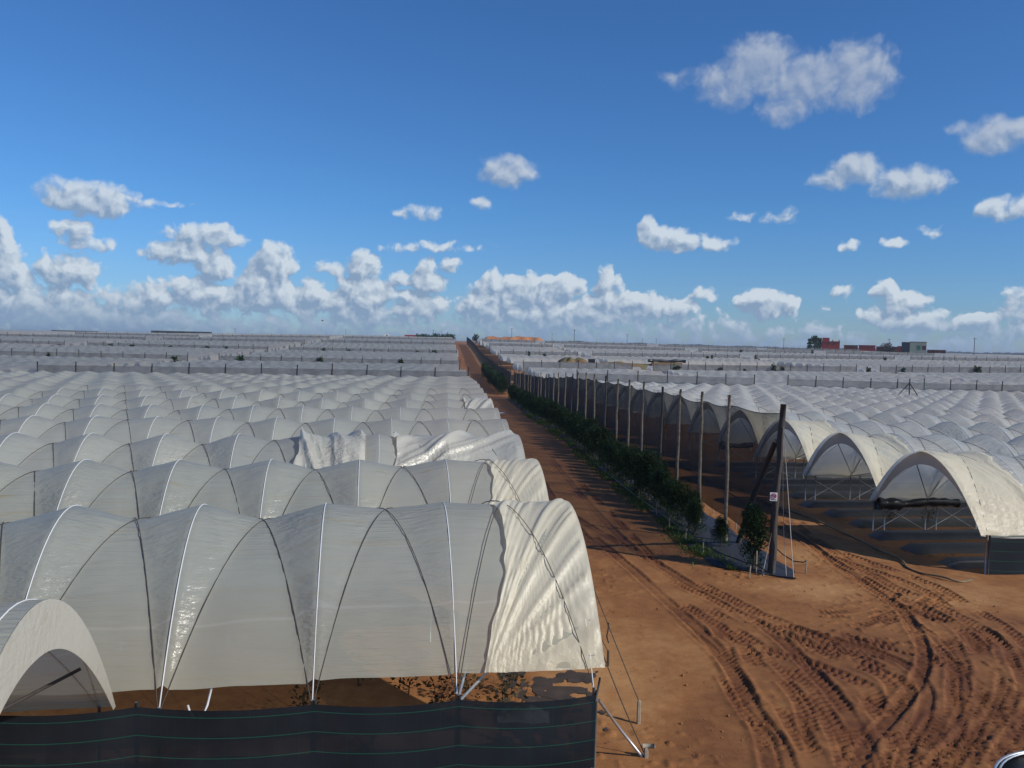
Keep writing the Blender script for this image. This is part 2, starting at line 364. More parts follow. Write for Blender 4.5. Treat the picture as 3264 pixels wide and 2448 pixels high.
    Z = Z + (np.clip(DZ, -.065, .05) + clod) * near; damp_shade = damp_shade + DD * near + clod * 1.2
    nV, nU = X.shape
    V = np.stack([X, Y, Z], -1).reshape(-1, 3)
    idx = np.arange(nV * nU).reshape(nV, nU)
    Q = np.stack([idx[:-1, :-1], idx[:-1, 1:], idx[1:, 1:], idx[1:, :-1]], -1)
    uc = (us[:-1] + us[1:]) / 2; yc = (ys[:-1] + ys[1:]) / 2
    road = ((uc > 1.9) & (uc < 7.3))[None, :] & ((yc > 30) & (yc < 520))[:, None]
    for nm, mask in (('ground', ~road), ('dirt_road', road)):
        q = Q[mask]; used = np.unique(q); remap = np.zeros(nV * nU, np.int64); remap[used] = np.arange(len(used))
        me = bpy.data.meshes.new(nm); vv = V[used]
        me.vertices.add(len(vv)); me.vertices.foreach_set('co', vv.astype(np.float32).ravel())
        me.loops.add(q.size); me.loops.foreach_set('vertex_index', remap[q].astype(np.int32).ravel())
        me.polygons.add(len(q)); me.polygons.foreach_set('loop_start', np.arange(0, q.size, 4, dtype=np.int32))
        me.update(calc_edges=True); me.polygons.foreach_set('use_smooth', np.ones(len(q), bool))
        at = me.attributes.new('damp_shade', 'FLOAT', 'POINT'); at.data.foreach_set('value', np.clip(damp_shade.reshape(-1)[used], 0, 1).astype(np.float32))
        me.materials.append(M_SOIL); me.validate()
        tag(put(nm, me), kind='structure')
ground()

# ------------------------------------------------------------------ polytunnels
BAY = 2.6
class Spec:
    def __init__(s, W=7.0, g=1.45, h=4.35): s.W, s.g, s.h = W, g, h
    def z(s, u): return s.g + (s.h - s.g) * (1 - np.abs(u) ** 1.95)
def dents(n, lo, hi, seed):
    r = random.Random(seed)
    return [min(hi, lo + .075 * i) * (.7 + .6 * r.random()) for i in range(n)]
def surf(sp, A, x, u):
    """height of the sheet: tight over each hoop, pulled down along the crossing ropes"""
    n = len(A); i = np.clip((x / BAY).astype(int), 0, n - 1); f = np.clip(x / BAY - i, 0, 1)
    a = np.array(A)[i]
    f1 = (np.clip(u, -1, 1) + 1) / 2; lo = np.minimum(f1, 1 - f1); hi = 1 - lo
    w = np.minimum(np.minimum(f / np.maximum(lo, .02), (1 - f) / np.maximum(lo, .02)), 1)
    w = w ** 1.05
    mid = np.where((f > lo) & (f < hi), np.sin(PI * np.clip((f - lo) / np.maximum(hi - lo, .02), 0, 1)), 0)
    env = (4 * f1 * (1 - f1)) ** .8
    dz = -a * env * w * (1 + .5 * np.abs(u)) + .03 * env * mid * np.clip(np.abs(u) * 1.6, 0, 1)
    return sp.z(u) + np.where(x < 0, 0, dz), dz
def cover(sp, A, nx=16, nu=36, u0=-1.0, u1=1.0, over=.25, seed=0, bag=0.0):
    n = len(A)
    xs = np.concatenate([np.array([-over, -over * .5]) if over else np.array([]), np.arange(n * nx + 1) / nx * BAY])
    uu = np.linspace(0, 1, nu + 1) * 2 - 1; uu = np.sign(uu) * np.abs(uu) ** .92
    Xg, Ug = np.meshgrid(xs, uu, indexing='ij')
    Ug = np.where(Ug > 0, Ug * u1, Ug * -u0)
    Zg, _ = surf(sp, A, Xg, Ug)
    j = (vn(Xg, Ug * 3.5, .8, seed) - .5) * .05 + (vn(Xg * .4, Ug * 3.5, .14, seed + 3) - .5) * .022
    hoopdist = np.abs(((Xg / BAY + .5) % 1) - .5)
    Zg = Zg + j * sst(0, .2, hoopdist) + bag * (vn(Xg, Ug * 3.5, .9, seed + 5) - .4) * sst(.02, .3, hoopdist)
    Yg = Ug * sp.W / 2 + (vn(Xg * .5, Ug * 4, .3, seed + 9) - .5) * .03 * (np.abs(Ug) > .3)
    return np.stack([Xg, Yg, Zg], -1)
def hoop_pts(sp, x, off=.012, n=28, u0=-1, u1=1):
    u = np.linspace(u0, u1, n); return np.stack([np.full(n, x), u * sp.W / 2, sp.z(u) + off], -1)
def rope_pts(sp, A, bay, rev, off=.03, n=26):
    u = np.linspace(-1, 1, n); f = (u + 1) / 2 if not rev else (1 - u) / 2
    x = (bay + f * .98 + .01) * BAY
    z, _ = surf(sp, A, x, u)
    return np.stack([x, u * sp.W / 2, z + off], -1)
def flap(sp, x, top=.42):
    u = np.linspace(-1, 1, 41); zo = sp.z(u); o = np.stack([np.full(41, x), u * sp.W / 2, zo], -1)
    k = 1 - .16 * (1 - .5 * np.abs(u))
    inn = np.stack([np.full(41, x), u * sp.W / 2 * (.86 + .1 * np.abs(u)), sp.g + (zo - sp.g) * (1 - top / (sp.h - sp.g)) - .12 * (1 - np.abs(u))], -1)
    mb = MB(); mb.grid(np.stack([o, inn], 1)); mb.grid(np.stack([inn + [.012, 0, 0], o + [.012, 0, 0]], 1)); mb.grid(np.stack([inn, inn + [.012, 0, 0]], 1))
    return mb

def orient(o, x, y, dx, dy, length):
    """stand a tunnel on the ground at (x,y), its axis running along (dx,dy), tilted to follow the slope"""
    z0 = tz(x, y); z1 = tz(x + dx * length, y + dy * length)
    o.location = (x, y, z0); o.rotation_euler = (0, -math.atan2(z1 - z0, length), math.atan2(dy, dx))

HOOPCACHE = {}
def near_tunnel(label, group, x, y, side, nb, sp, matc, A, seed, nx=14, nu=34, u0=-1, u1=1, hoops=6, ropes=6, legs=0, mouth=False, bag=0.0, ropemat=None):
    d = (-AX[0], -AX[1]) if side == 'l' else AX
    t = thing('polytunnel', label, 'polytunnel', group=group); orient(t, x, y, d[0], d[1], nb * BAY)
    mb = MB(); mb.grid(cover(sp, A, nx, nu, u0, u1, .25, seed, bag)); mb.build('cover', matc, t)
    ymin = sp.W / 2
    key = (sp.W, sp.g, sp.h)
    if key not in HOOPCACHE:
        h = MB(); h.tube(hoop_pts(sp, 0, .004), .0115, 6); HOOPCACHE[key] = h.mesh('hoop', M_RIB)
    for i in range(min(hoops, nb + 1)): put('hoop', HOOPCACHE[key], t, (i * BAY, 0, 0))
    for i in range(min(ropes, nb)):
        for rev in (False, True):
            r = MB(); r.tube(rope_pts(sp, A, i, rev, .10 if (side == 'l' and i == 0 and seed in (10, 11)) else .03), .010, 4, False); r.build('rope', ropemat or M_ROPE, t)
    nearsgn = 1 if side == 'l' else -1
    if legs:
        lm = MB(); lm.tube([(0, 0, -.2), (0, 0, sp.g + .05)], .03, 6); lme = lm.mesh('leg', M_STEEL)
        for i in range(legs):
            put('leg', lme, t, (i * BAY, nearsgn * ymin, 0)); put('leg', lme, t, (i * BAY, -nearsgn * ymin, 0))
    if mouth: flap(sp, -.03).build('end_flap', M_FLAP, t)
    return t

SPL = Spec(7.0, 1.5, 4.4); SPR = Spec(7.0, 1.4, 4.05)
UPX = 1.68; UPY = 15.5
def left_start(k, off=0.0):
    """axis start of tunnel row k (0 = the row whose near feet stand on the black windbreak)"""
    y = UPY + 7.0 * k; x = 1.68 - .077 * (y - UPY)
    cx = x + NX[0] * 3.5 - AX[0] * off; cy = y + NX[1] * 3.5 - AX[1] * off
    return cx, cy
def right_start(k, off=0.0):
    y = 30.3 + 7.05 * k; x = 17.55 - .082 * (y - 30.3)
    return x + NX[0] * 3.5 + AX[0] * off, y + NX[1] * 3.5 + AX[1] * off

# left block -- fourteen rows beside the road
LB = 'tunnels of the near left block'; RB = 'tunnels of the near right block'
extra = {0: 'grey film, cream pleated sheet gathered at its road end', 1: 'grey film, small bunched cream fold at its road end', 2: 'slack billowing cream film at its road end'}
LEFT = []
for k in range(14):
    cx, cy = left_start(k)
    nb = min(26, int(math.ceil((.68 * cy + 9) / BAY)))
    A = dents(nb, .12, .35, k) if k < 3 else dents(nb, .10, .26, k)
    if k == 0: A[0], A[1], A[2] = .07, .14, .34
    lab = 'clear plastic tunnel, %s row behind the black windbreak, left of the dirt road' % ORD[k]
    if k in extra: lab = '%s row left of the road: %s' % (ORD[k], extra[k])
    t = near_tunnel(lab, LB, cx, cy, 'l', nb, SPL, M_FILM if k < 2 else M_FILM2, A, 10 + k, nx=22 if k < 4 else 12, nu=44 if k < 4 else 26,
                    u1=.935 if k == 0 else 1.0, hoops=nb + 1 if k < 3 else (12 if k < 7 else 0), ropes=nb if k < 4 else (12 if k < 8 else 0),
                    legs=8 if k == 0 else 0)
    LEFT.append((t, A))

# gathered sheet at the road end of the front left tunnel
def pleated(sp, A, xl_top, xl_foot, u_a, u_b, pivot, amp, n=70, m=46, seed=0, wob=.06, over=.27):
    uu = np.linspace(u_a, u_b, m); pp = np.linspace(0, 1, n)
    Pg, Ug = np.meshgrid(pp, uu, indexing='ij')
    q = np.clip((Ug - max(u_a, 0)) / (u_b - max(u_a, 0)), 0, 1)
    xl = xl_top + (xl_foot - xl_top) * q - .55 * np.sin(PI * q) ** 1.2 * (xl_foot - xl_top) * .9
    xl = xl + (vn(Ug * 9, Ug * 0, .6, seed) - .5) * wob * 2
    Xg = -over + (xl + over) * Pg
    Zg, _ = surf(sp, A, np.maximum(Xg, 0.0), Ug)
    ang = np.arctan2((Xg - pivot[0]), (pivot[1] - Ug) * sp.W / 2 + .02); rad = np.hypot(Xg - pivot[0], (pivot[1] - Ug) * sp.W / 2)
    ph = ang * 15 + 2.6 * vn(ang * 7, rad * .25, 1.0, seed + 1)
    fold = ((1 - np.abs(np.sin(ph))) ** 1.6 * 1.5 + .5 * (1 - np.abs(np.sin(ph * 2.3 + 1))) ** 2) * amp * np.clip(.25 + rad * .25, 0, 1) * sst(0, .08, Pg)
    fine = (vn(ang * 26, rad * .3, .5, seed + 2) - .5) * .045
    gather = np.exp(-((1 - Pg) / .13) ** 2) * (.02 + .06 * vn(Ug * 14, Pg * 5, .5, seed + 4)) * sst(-.3, .1, Ug + .3)
    off = .015 + fold + fine * sst(0, .1, Pg) + gather
    nz = 1 / np.sqrt(1 + (Ug * 1.5) ** 2); ny = np.sign(Ug) * np.sqrt(1 - nz ** 2)
    return np.stack([Xg, Ug * sp.W / 2 + ny * off, Zg + nz * off], -1)
t0, A0 = LEFT[0]
mb = MB(); mb.grid(pleated(SPL, A0, 1.45, 2.05, -.2, .94, (2.1, .965), .05, 110, 60, 1)); mb.build('end_sheet', M_FOLD, t0)
t1, A1 = LEFT[1]
mb = MB(); mb.grid(pleated(SPL, A1, 1.35, 2.0, -.12, .9, (2.05, .93), .03, 80, 44, 4)); mb.build('end_sheet', M_FOLD, t1)
t2, A2 = LEFT[2]
mb = MB(); mb.grid(pleated(SPL, A2, 4.6, 5.6, -.5, .97, (7.2, 1.05), .14, 120, 60, 6)); mb.build('end_sheet', M_SLACK, t2)
mb = MB()
G = pleated(SPL, A2, 2.5, 2.6, -.6, .7, (3.0, -1.4), .16, 60, 40, 9, .1, -.1); G[..., 0] += 5.6; mb.grid(G); mb.build('patch_sheet', M_SLACK, t2)
t4, A4 = LEFT[5]
mb = MB(); mb.grid(pleated(SPL, A4, 1.6, 2.3, -.2, .95, (2.4, 1), .12, 50, 30, 12)); mb.build('end_sheet', M_SLACK, t4)
# road-end braces of the front tunnel
for p, q in (((2.6, 3.5, 1.36), (1.2, 2.3, 2.15)), ((2.6, 3.5, 1.36), (2.2, 2.6, 2.2))):
    b = MB(); b.tube([p, q], .028, 8); b.build('brace', M_STEEL, t0)
b = MB(); b.tube([(6.98, 3.2, 1.75), (7.02, 3.38, 1.5), (7.1, 3.42, 1.3), (7.22, 3.42, 1.28), (7.32, 3.38, 1.4), (7.36, 3.34, 1.5)], .022, 6); b.build('bent_pipe', M_RIB, t0)

# the nearest tunnel, lower left, seen from its open end
P0 = (UPX, UPY); s0 = 8.6
fx, fy = P0[0] - AX[0] * s0, P0[1] - AX[1] * s0
cx, cy = fx - NX[0] * 3.3 - .25, fy - NX[1] * 3.3
A = [.15, .25, .3, .3]
tn = near_tunnel('nearest plastic tunnel, open arched end at the lower left of the black windbreak', LB, cx, cy, 'l', 4, SPL, M_FILM, A, 77, hoops=5, ropes=4, legs=5, mouth=False)
flap(SPL, -.27, .62).build('end_flap', M_FLAPW, tn)
b = MB(); b.tube([(.05, -2.7, 2.5), (1.6, -1.2, 2.0), (3.6, .6, 1.45)], .03, 8); b.build('brace', M_WOODDK, tn)

# right block -- thirteen rows with mouths to the service strip
for k in range(13):
    cx, cy = right_start(k)
    nb = max(8, min(26, int(math.ceil((.66 * cy - 10 + 7) / BAY))))
    A = dents(nb, .16, .40, 100 + k)
    lab = 'white plastic tunnel, %s open mouth counted from the near corner of the right block' % ORD[k]
    if k == 0: lab = 'nearest right-hand tunnel, wide open mouth with black rolled sheet and dark net skirt'
    if k == 1: lab = 'white tunnel just right of the thick end post, second open mouth of the right block'
    t = near_tunnel(lab, RB, cx, cy, 'r', nb, SPR, M_FILMR, A, 200 + k, nx=18 if k < 4 else 12, nu=40 if k < 3 else 26,
                    hoops=nb + 1 if k < 3 else 0, ropes=nb if k < 4 else (10 if k < 8 else 0), legs=5 if k < 5 else 2, mouth=True)
    if k < 5:
        yf = SPR.W / 2
        for i in range(3 if k < 2 else 1):
            for p, q in (((i * BAY + .05, yf - .03, 1.38), ((i + 1) * BAY - .05, yf - .03, .05)), ((i * BAY + .05, yf - .07, .05), ((i + 1) * BAY - .05, yf - .07, 1.38))):
                b = MB(); b.tube([p, q], .018, 6); b.build('brace', M_STEEL, t)
        for (p, q) in (((.02, .9, 3.75), (BAY, yf - .1, 1.45)), ((.02, -2.6, 2.5), (BAY, yf - .1, 1.4)), ((BAY, yf - .12, 1.5), (BAY * 1.05, yf - 1.2, 3.05))):
            b = MB(); b.tube([p, q], .024, 6); b.build('brace', M_STEEL, t)
    if k < 4:
        G = pleated(SPR, A, 2.3, 2.9, -.15, .995, (3.0, 1.04), .022, 50, 34, 30 + k, .12, .24); G[..., 1] *= -1
        mb = MB(); mb.grid(G); mb.build('end_sheet', M_FOLD, t)
    if k in (0, 3):
        n = 26; xs = np.linspace(.05, 4.1 if k == 0 else 2.4, n)
        pts = np.stack([xs, np.full(n, 3.5 - .12), 1.28 - .06 * np.sin(xs * 1.6) + .03 * vn(xs, xs * 0, .3, 3)], -1)
        rr = .10 + .15 * vn(xs, xs * 0 + k, .3, 5); rr[:8] += .10; pts[:, 2] += .08 * (vn(xs, xs * 0 + 2, .5, 8) - .5)
        b = MB(); b.tube(pts, rr, 10); b.build('rolled_sheet', M_BLACK, t)
    if k < 4:
        sk = MB(); xs = np.linspace(0, nb * BAY if k else 12, 60)
        z1 = 1.45 + .05 * vn(xs, xs * 0, .7, k); 
        Pn = np.stack([np.stack([xs, np.full(60, -3.44), z1], -1), np.stack([xs, np.full(60, -3.46), z1 - .22], -1)], 1)
        sk.grid(Pn); sk.build('gutter_strip', M_FILMR, t)

# raised beds under black mulch inside the first right tunnels
bi = 0
for k in range(4):
    for r in range(3):
        cx, cy = right_start(k)
        yo = (-2.3, 0, 2.3)[r]
        L = 16.0; n = 40
        xs = np.linspace(-.8, L, n); prof = [(-.62, -.02), (-.42, .2), (-.3, .24), (.3, .24), (.42, .2), (.62, -.02)]
        P = np.array([[(x, yo + p[0] + .03 * math.sin(x * 2 + k), p[1] * (0 if x < -.7 else 1) + .02 * random.random()) for p in prof] for x in xs])
        mb = MB(); mb.grid(P); o = mb.build('mulched_bed', M_MULCH)
        orient(o, cx, cy, AX[0], AX[1], 16)
        tag(o, 'black plastic mulched bed, %s, inside the %s open tunnel on the right' % (('nearest', 'middle', 'farthest')[r], ('nearest', 'second', 'third', 'fourth')[k]), 'raised bed', 'mulched beds in the right tunnels')

# rough torn mulch by the front left tunnel
def flat_blobs(x0, x1, y0, y1, st, thr, seed, zoff, name, mat, rot=0.0, stretch=1.0):
    xs = np.arange(x0, x1, st); ys = np.arange(y0, y1, st); Xg, Yg = np.meshgrid(xs, ys, indexing='ij')
    edge = np.minimum(np.minimum(Xg - x0, x1 - Xg), np.minimum(Yg - y0, y1 - Yg)) 
    val = vn(Xg * 1.0, Yg * stretch, .7, seed) * .5 + vn(Xg, Yg * stretch, .14, seed + 1) * .5 + np.clip(edge, 0, .25) * .6 - .15
    mb = MB(); Zg = terr(Xg, Yg) + zoff + .03 * vn(Xg, Yg, .3, seed + 2)
    idx = -np.ones(Xg.shape, int)
    def vid(i, j):
        if idx[i, j] < 0: idx[i, j] = len(mb.v); mb.v.append((float(Xg[i, j]), float(Yg[i, j]), float(Zg[i, j])))
        return int(idx[i, j])
    for i in range(len(xs) - 1):
        for j in range(len(ys) - 1):
            if val[i:i + 2, j:j + 2].mean() > thr: mb.f.append((vid(i, j), vid(i + 1, j), vid(i + 1, j + 1), vid(i, j + 1)))
    return mb.build(name, mat)
tag(flat_blobs(-.2, 2.3, 15.7, 20.2, .04, .54, 5, .012, 'torn_mulch', M_TORN, stretch=.5), 'torn dark mulch film lying on the soil under the front left tunnel end', 'mulch film')
mb = MB(); P = []
for i in range(14):
    row = []
    for j in range(12):
        a = i / 13; c = j / 11
        row.append((a * 1.1, c * .6, .12 * math.sin(PI * a) * math.sin(PI * c) + .16 * random.random() * math.sin(PI * c) + .02))
    P.append(row)
mb.grid(np.array(P)); tag(mb.build('plastic_heap', M_GREYPL, loc=(-.15, 17.2, 0)), 'crumpled grey plastic sheet heaped under the front left tunnel', 'plastic sheet')

# ------------------------------------------------------------------ plants
def leafy(n, rx, rz, zc, size, seed, cone=0.0, elong=2.0, shell=.35):
    r = random.Random(seed); mb = MB()
    lumps = [(r.uniform(-.5, .5) * rx, r.uniform(-.5, .5) * rx, zc + r.uniform(-.75, .8) * rz, r.uniform(.35, .6)) for _ in range(26)]
    for _ in range(n):
        lx, ly, lz, lr = r.choice(lumps)
        a = r.uniform(0, 2 * PI); e = math.asin(r.uniform(-1, 1)); q = r.random() ** shell * lr * rx
        k = 1 - cone * (lz - zc + rz) / (2 * rz)
        p = np.array([lx * k + math.cos(a) * math.cos(e) * q * k, ly * k + math.sin(a) * math.cos(e) * q * k, lz + math.sin(e) * q * .9])
        d = np.array([math.cos(a) * .8, math.sin(a) * .8, r.uniform(-.2, 1.0)]) + np.array([r.gauss(0, .4) for _ in range(3)]); d /= np.linalg.norm(d)
        s = np.cross(d, [r.gauss(0, 1) for _ in range(3)]); s /= np.linalg.norm(s) + 1e-9
        L = size * r.uniform(.6, 1.4); w = L / elong * .5
        mb.add([p - s * w * .4, p + d * L * .55 - s * w, p + d * L, p + d * L * .5 + s * w], [(0, 1, 2, 3)])
    return mb
def trunk(h, r0, seed, limbs=7, reach=.5):
    r = random.Random(seed); mb = MB()
    pts = [(0, 0, -.1)]; 
    for i in range(1, 7): pts.append((r.gauss(0, .02) * i, r.gauss(0, .02) * i, h * i / 6))
    mb.tube(pts, [r0 * (1 - .13 * i) for i in range(7)], 6)
    for _ in range(limbs):
        z = r.uniform(.2, .85) * h; a = r.uniform(0, 2 * PI); L = reach * r.uniform(.5, 1)
        mb.tube([(0, 0, z), (math.cos(a) * L * .6, math.sin(a) * L * .6, z + L * .35), (math.cos(a) * L, math.sin(a) * L, z + L * .8)], [r0 * .35, r0 * .22, r0 * .1], 4)
    return mb
CON = [(leafy(5600, .88, 1.2, 1.22, .125, s, cone=.45, elong=4).mesh('crown', M_LEAF, False), trunk(2.4, .05, s, 9, .55).mesh('trunk', M_BARK)) for s in (1, 2, 3, 4)]
def conifer(x, y, sc, i, label, group, sx=1.0):
    t = thing('conifer_shrub', label, 'shrub', (x, y, tz(x, y)), random.uniform(0, 6.28), group); t.scale = (sc * sx, sc * sx, sc)
    put('crown', CON[i % 4][0], t); put('trunk', CON[i % 4][1], t)
HG = 'conifer hedge along the road fence'
conifer(8.95, 30.0, 1.0, 0, 'bushy dark conifer standing alone beside the thick end post', HG, .95)
conifer(8.55, 33.3, .55, 1, 'smallest dark conifer behind the weed mat, between the end post and the hedge', HG)
hy = 35.4; hi = 0
while hy < 138:
    x = fence_x(hy) - .95 + random.uniform(-.15, .15)
    lab = 'dark green conifer, %s in the roadside hedge counted from the end post' % ORD[hi + 2] if hi < 18 else 'dark green conifer merged in the far stretch of the roadside hedge before the gap'
    conifer(x, hy, min(1.0, .62 + .08 * hi) * random.uniform(.8, 1.12), hi, lab, HG, 1.1)
    hi += 1; hy += 1.3 + .010 * (hy - 35)
hy = 153
while hy < 232:
    conifer(fence_x(hy) - 1.3, hy, random.uniform(1.2, 1.5), hi, 'dark conifer in the hedge beyond the fence gap', 'conifer hedge beyond the fence gap', 1.2); hi += 1; hy += 3.2

BERRY = [(leafy(105, .36, .42, .5, .10, 40 + s, elong=1.9).mesh('foliage', M_LEAF2, False), trunk(.75, .014, 50 + s, 6, .28).mesh('stem', M_BARK)) for s in range(3)]
bp_ = [(-1.3, 17.3, 'between the second and third netting posts'), (.0, 17.75, 'beside the grey plastic heap'), (.15, 18.6, 'behind the grey plastic heap'), (-2.2, 18.6, 'left of the silver braces'), (-.9, 18.3, 'right behind the silver braces'), (-4.2, 17.2, 'left of the second netting post'), (-3.4, 19.0, 'deep under the front left tunnel')]
for i, (x, y, w) in enumerate(bp_):
    t = thing('berry_plant', 'sparse brown-green berry plant %s' % w, 'plant', (x, y, 0), i, 'berry plants under the front left tunnel'); t.scale = (1.2, 1.2, 1.15)
    put('foliage', BERRY[i % 3][0], t); put('stem', BERRY[i % 3][1], t)
# weeds inside right mouths
for i, (x, y, w) in enumerate([(19.3, 31.6, 'at the nearest right-hand tunnel mouth'), (18.0, 39.0, 'inside the second tunnel mouth on the right'), (19.6, 38.6, 'behind the legs of the second tunnel mouth on the right'), (21.5, 33.0, 'deeper in the nearest right-hand tunnel')]):
    t = thing('berry_plant', 'low dark plant %s' % w, 'plant', (x, y, tz(x, y) + .15), i, 'plants in the right tunnels'); t.scale = (1.1, 1.1, .7)
    put('foliage', BERRY[i % 3][0], t); put('stem', BERRY[i % 3][1], t)

# weed mat under the hedge, grass on its road edge
mb = MB(); ysm = np.concatenate([np.arange(28.7, 60, .5), np.arange(60, 139, 2)]); P = []
for y in ysm:
    row = []
    for q in np.linspace(0, 1, 9):
        l, r = -1.75, .95
        if y < 30.2: r = 1.25 - (30.2 - y) * .5; l = -1.5 + (30.2 - y) * 1.3
        x = fence_x(y) + l + (r - l) * q + .06 * math.sin(y * 3 + q * 5)
        row.append((x, y, tz(x, y) + .045 + .02 * vn(np.array(x), np.array(y), .6, 3)))
    P.append(row)
mb.grid(np.array(P, float)); tag(mb.build('weed_mat', M_MAT), 'blue-black woven weed mat strip under the hedge and end post', 'ground cover')
mb = MB(); r = random.Random(5)
for _ in range(11000):
    y = 29.8 + r.random() ** 1.5 * 75; x = fence_x(y) - 1.65 + r.gauss(0, .3)
    if vn(np.array(x), np.array(y), 1.1, 31) < .38: continue
    h = r.uniform(.06, .2); a = r.uniform(0, 6.28); w = .012 + .0004 * y; z = tz(x, y) + .03
    mb.add([(x - w * math.cos(a), y - w * math.sin(a), z), (x + w * math.cos(a), y + w * math.sin(a), z), (x + r.gauss(0, .06), y + r.gauss(0, .06), z + h)], [(0, 1, 2)])
tag(mb.build('grass', M_GRASS, smooth=False), 'thin green grass along the road edge of the weed mat', 'grass', kind='stuff')

# ------------------------------------------------------------------ roadside windbreak fence
def pole(x, y, h, r0, mat, name, parent, seed, lean=(0, 0), base=None):
    r = random.Random(seed); z0 = tz(x, y); pts = []; n = 10
    for i in range(n + 1):
        t = i / n; pts.append((x + lean[0] * t + r.gauss(0, .018), y + lean[1] * t + r.gauss(0, .018), z0 - .3 + (h + .3) * t))
    mb = MB(); mb.tube(pts, [r0 * (1.12 - .3 * i / n) * r.uniform(.93, 1.07) for i in range(n + 1)], 8); return mb.build(name, mat, parent)
F = thing('windbreak_fence', 'tall roadside fence of wooden poles with grey shade net', 'fence')
py = [29.5, 34.3, 38.0, 42.0, 45.3, 49.8, 53.0, 57.2]
while py[-1] < 143: py.append(py[-1] + random.uniform(3.6, 4.7))
def fh(y): return float(np.interp(y, [29.5, 60, 95, 147, 500], [6.1, 5.85, 5.15, 4.75, 4.4]))
for i, y in enumerate(py):
    if i == 0: continue
    pole(fence_x(y), y, fh(y) + random.uniform(-.1, .15), .076 if i < 12 else .07, M_WOOD if i % 4 else M_POST, 'post', F, i, (random.uniform(-.08, .16), random.uniform(-.1, .1)))
pole(9.43, 29.5, 6.1, .13, M_WOODDK, 'end_post', F, 99, (.2, 0))
b = MB(); b.tube([(9.5, 29.75, 4.75), (9.48, 31.9, 2.6), (9.5, 34.2, -.1)], [.1, .115, .12], 8); b.build('brace', M_WOODDK, F)
P = []
for i in range(len(py) - 1):
    for q in np.linspace(0, 1, 9)[:-1 if i < len(py) - 2 else None]:
        y = py[i] + (py[i + 1] - py[i]) * q
        ht = fh(y) - .34 - .13 * math.sin(PI * q) - .1 * ((i * 7) % 3) * .5; hb = 1.05 - .1 * math.sin(PI * q)
        z0 = tz(fence_x(y), y)
        P.append([(fence_x(y) + .1 + .05 * math.sin(PI * q) + (.14 if y < 30 else 0), y + .1, z0 + hb + (ht - hb) * t) for t in np.linspace(0, 1, 9)])
P = np.array(P); mb = MB(); mb.grid(P); mb.build('net', M_NET, F)
for j, nm in ((8, 'top_wire'), (0, 'bottom_wire')):
    b = MB(); b.tube(P[:, j], .016, 5, False); b.build(nm, M_ROPE, F)
b = MB(); b.tube([(9.63, 29.4, 5.3), (9.8, 29.2, 3.2), (10.07, 29.0, .02)], .012, 5); b.build('guy_wire', M_WROPE, F)
b = MB(); b.tube([(9.62, 29.38, 5.2), (9.68, 29.25, 2.6), (9.75, 29.2, 1.3), (9.86, 29.15, .05)], .010, 5); b.build('guy_wire', M_WROPE, F)
b = MB(); b.tube([(9.35, 29.36, 1.5), (9.2, 29.3, .8), (9.05, 29.25, .05)], .010, 5); b.build('guy_wire', M_WROPE, F)
# beyond the gap
F2 = thing('windbreak_fence', 'distant dark net fence climbing the hill beside the road', 'fence')
pm = MB(); pm.tube([(0, 0, -.3), (.03, 0, 2.2), (.05, .02, 4.7)], [.1, .09, .08], 6); PMESH = pm.mesh('post', M_POST)
ys2 = np.arange(152, 500, 5.0)
for y in ys2: put('post', PMESH, F2, (fence_x(y), y, tz(fence_x(y), y)), random.random())
P = np.array([[(fence_x(y) + .1, y, tz(fence_x(y), y) + q) for q in (.6, 2.4, 4.2 + .1 * math.sin(y))] for y in np.arange(152, 498, 2.5)])
mb = MB(); mb.grid(P); mb.build('net', M_NET, F2)

# sign on the end post
S = thing('prohibition_sign', 'small white square no-smoking sign fixed to the thick end post', 'sign', (9.36, 29.5 - .19, 2.82), math.radians(-8))
mb = MB(); mb.box((0, 0, 0), (.25, .012, .30)); mb.build('panel', M_WHITE, S, False)
th = np.linspace(0, 2 * PI, 29); mb = MB()
mb.tube([(.085 * math.cos(a), -.014, .03 + .085 * math.sin(a)) for a in th], .011, 6, False); mb.tube([(-.058, -.014, .03 + .058), (.058, -.014, .03 - .058)], .010, 6); mb.build('red_ring', M_SIGNRED, S)
mb = MB(); mb.box((-.005, -.010, .03), (.11, .006, .022)); mb.box((.06, -.010, .045), (.008, .006, .03)); mb.build('cigarette', M_SIGNBLK, S, False)
mb = MB(); mb.box((-.06, -.009, -.105), (.07, .005, .022)); mb.box((.045, -.009, -.105), (.11, .005, .022)); mb.build('caption_bar', M_SIGNBLK, S, False)

# stakes and black hose along the mat
def stake(x, y, h, label, group='stakes around the weed mat', r=.028, lean=(0, 0), mat=None):
    mb = MB(); rz = random.random()
    mb.tube([(0, 0, -.08), (lean[0] * .5, lean[1] * .5, h * .5), (lean[0], lean[1], h - .03), (lean[0], lean[1], h)], [r, r * .95, r * .9, r * .5], 5)
    o = mb.build('ground_stake', mat or M_STAKE, loc=(x, y, tz(x, y)), smooth=False); return tag(o, label, 'stake', group)
stake(8.48, 28.9, .42, 'slanted pale stake at the near tip of the weed mat', lean=(.05, .05))
stake(8.87, 29.4, .85, 'tallest white stake, in front of the lone conifer')
stake(9.05, 29.2, .25, 'shortest stump of a stake, at the foot of the end post', r=.05)
stake(7.56, 31.95, .5, 'pale stake on the road edge, first beyond the mat tip', lean=(0, .05))
stake(7.34, 34.3, .52, 'pale stake on the road edge, second beyond the mat tip', lean=(.06, 0))
stake(7.1, 36.5, .5, 'pale stake on the road edge, third beyond the mat tip')
stake(7.05, 39.5, .7, 'pale stake on the road edge, fourth beyond the mat tip')
stake(6.8, 43.5, .6, 'pale stake on the road edge, fifth beyond the mat tip')
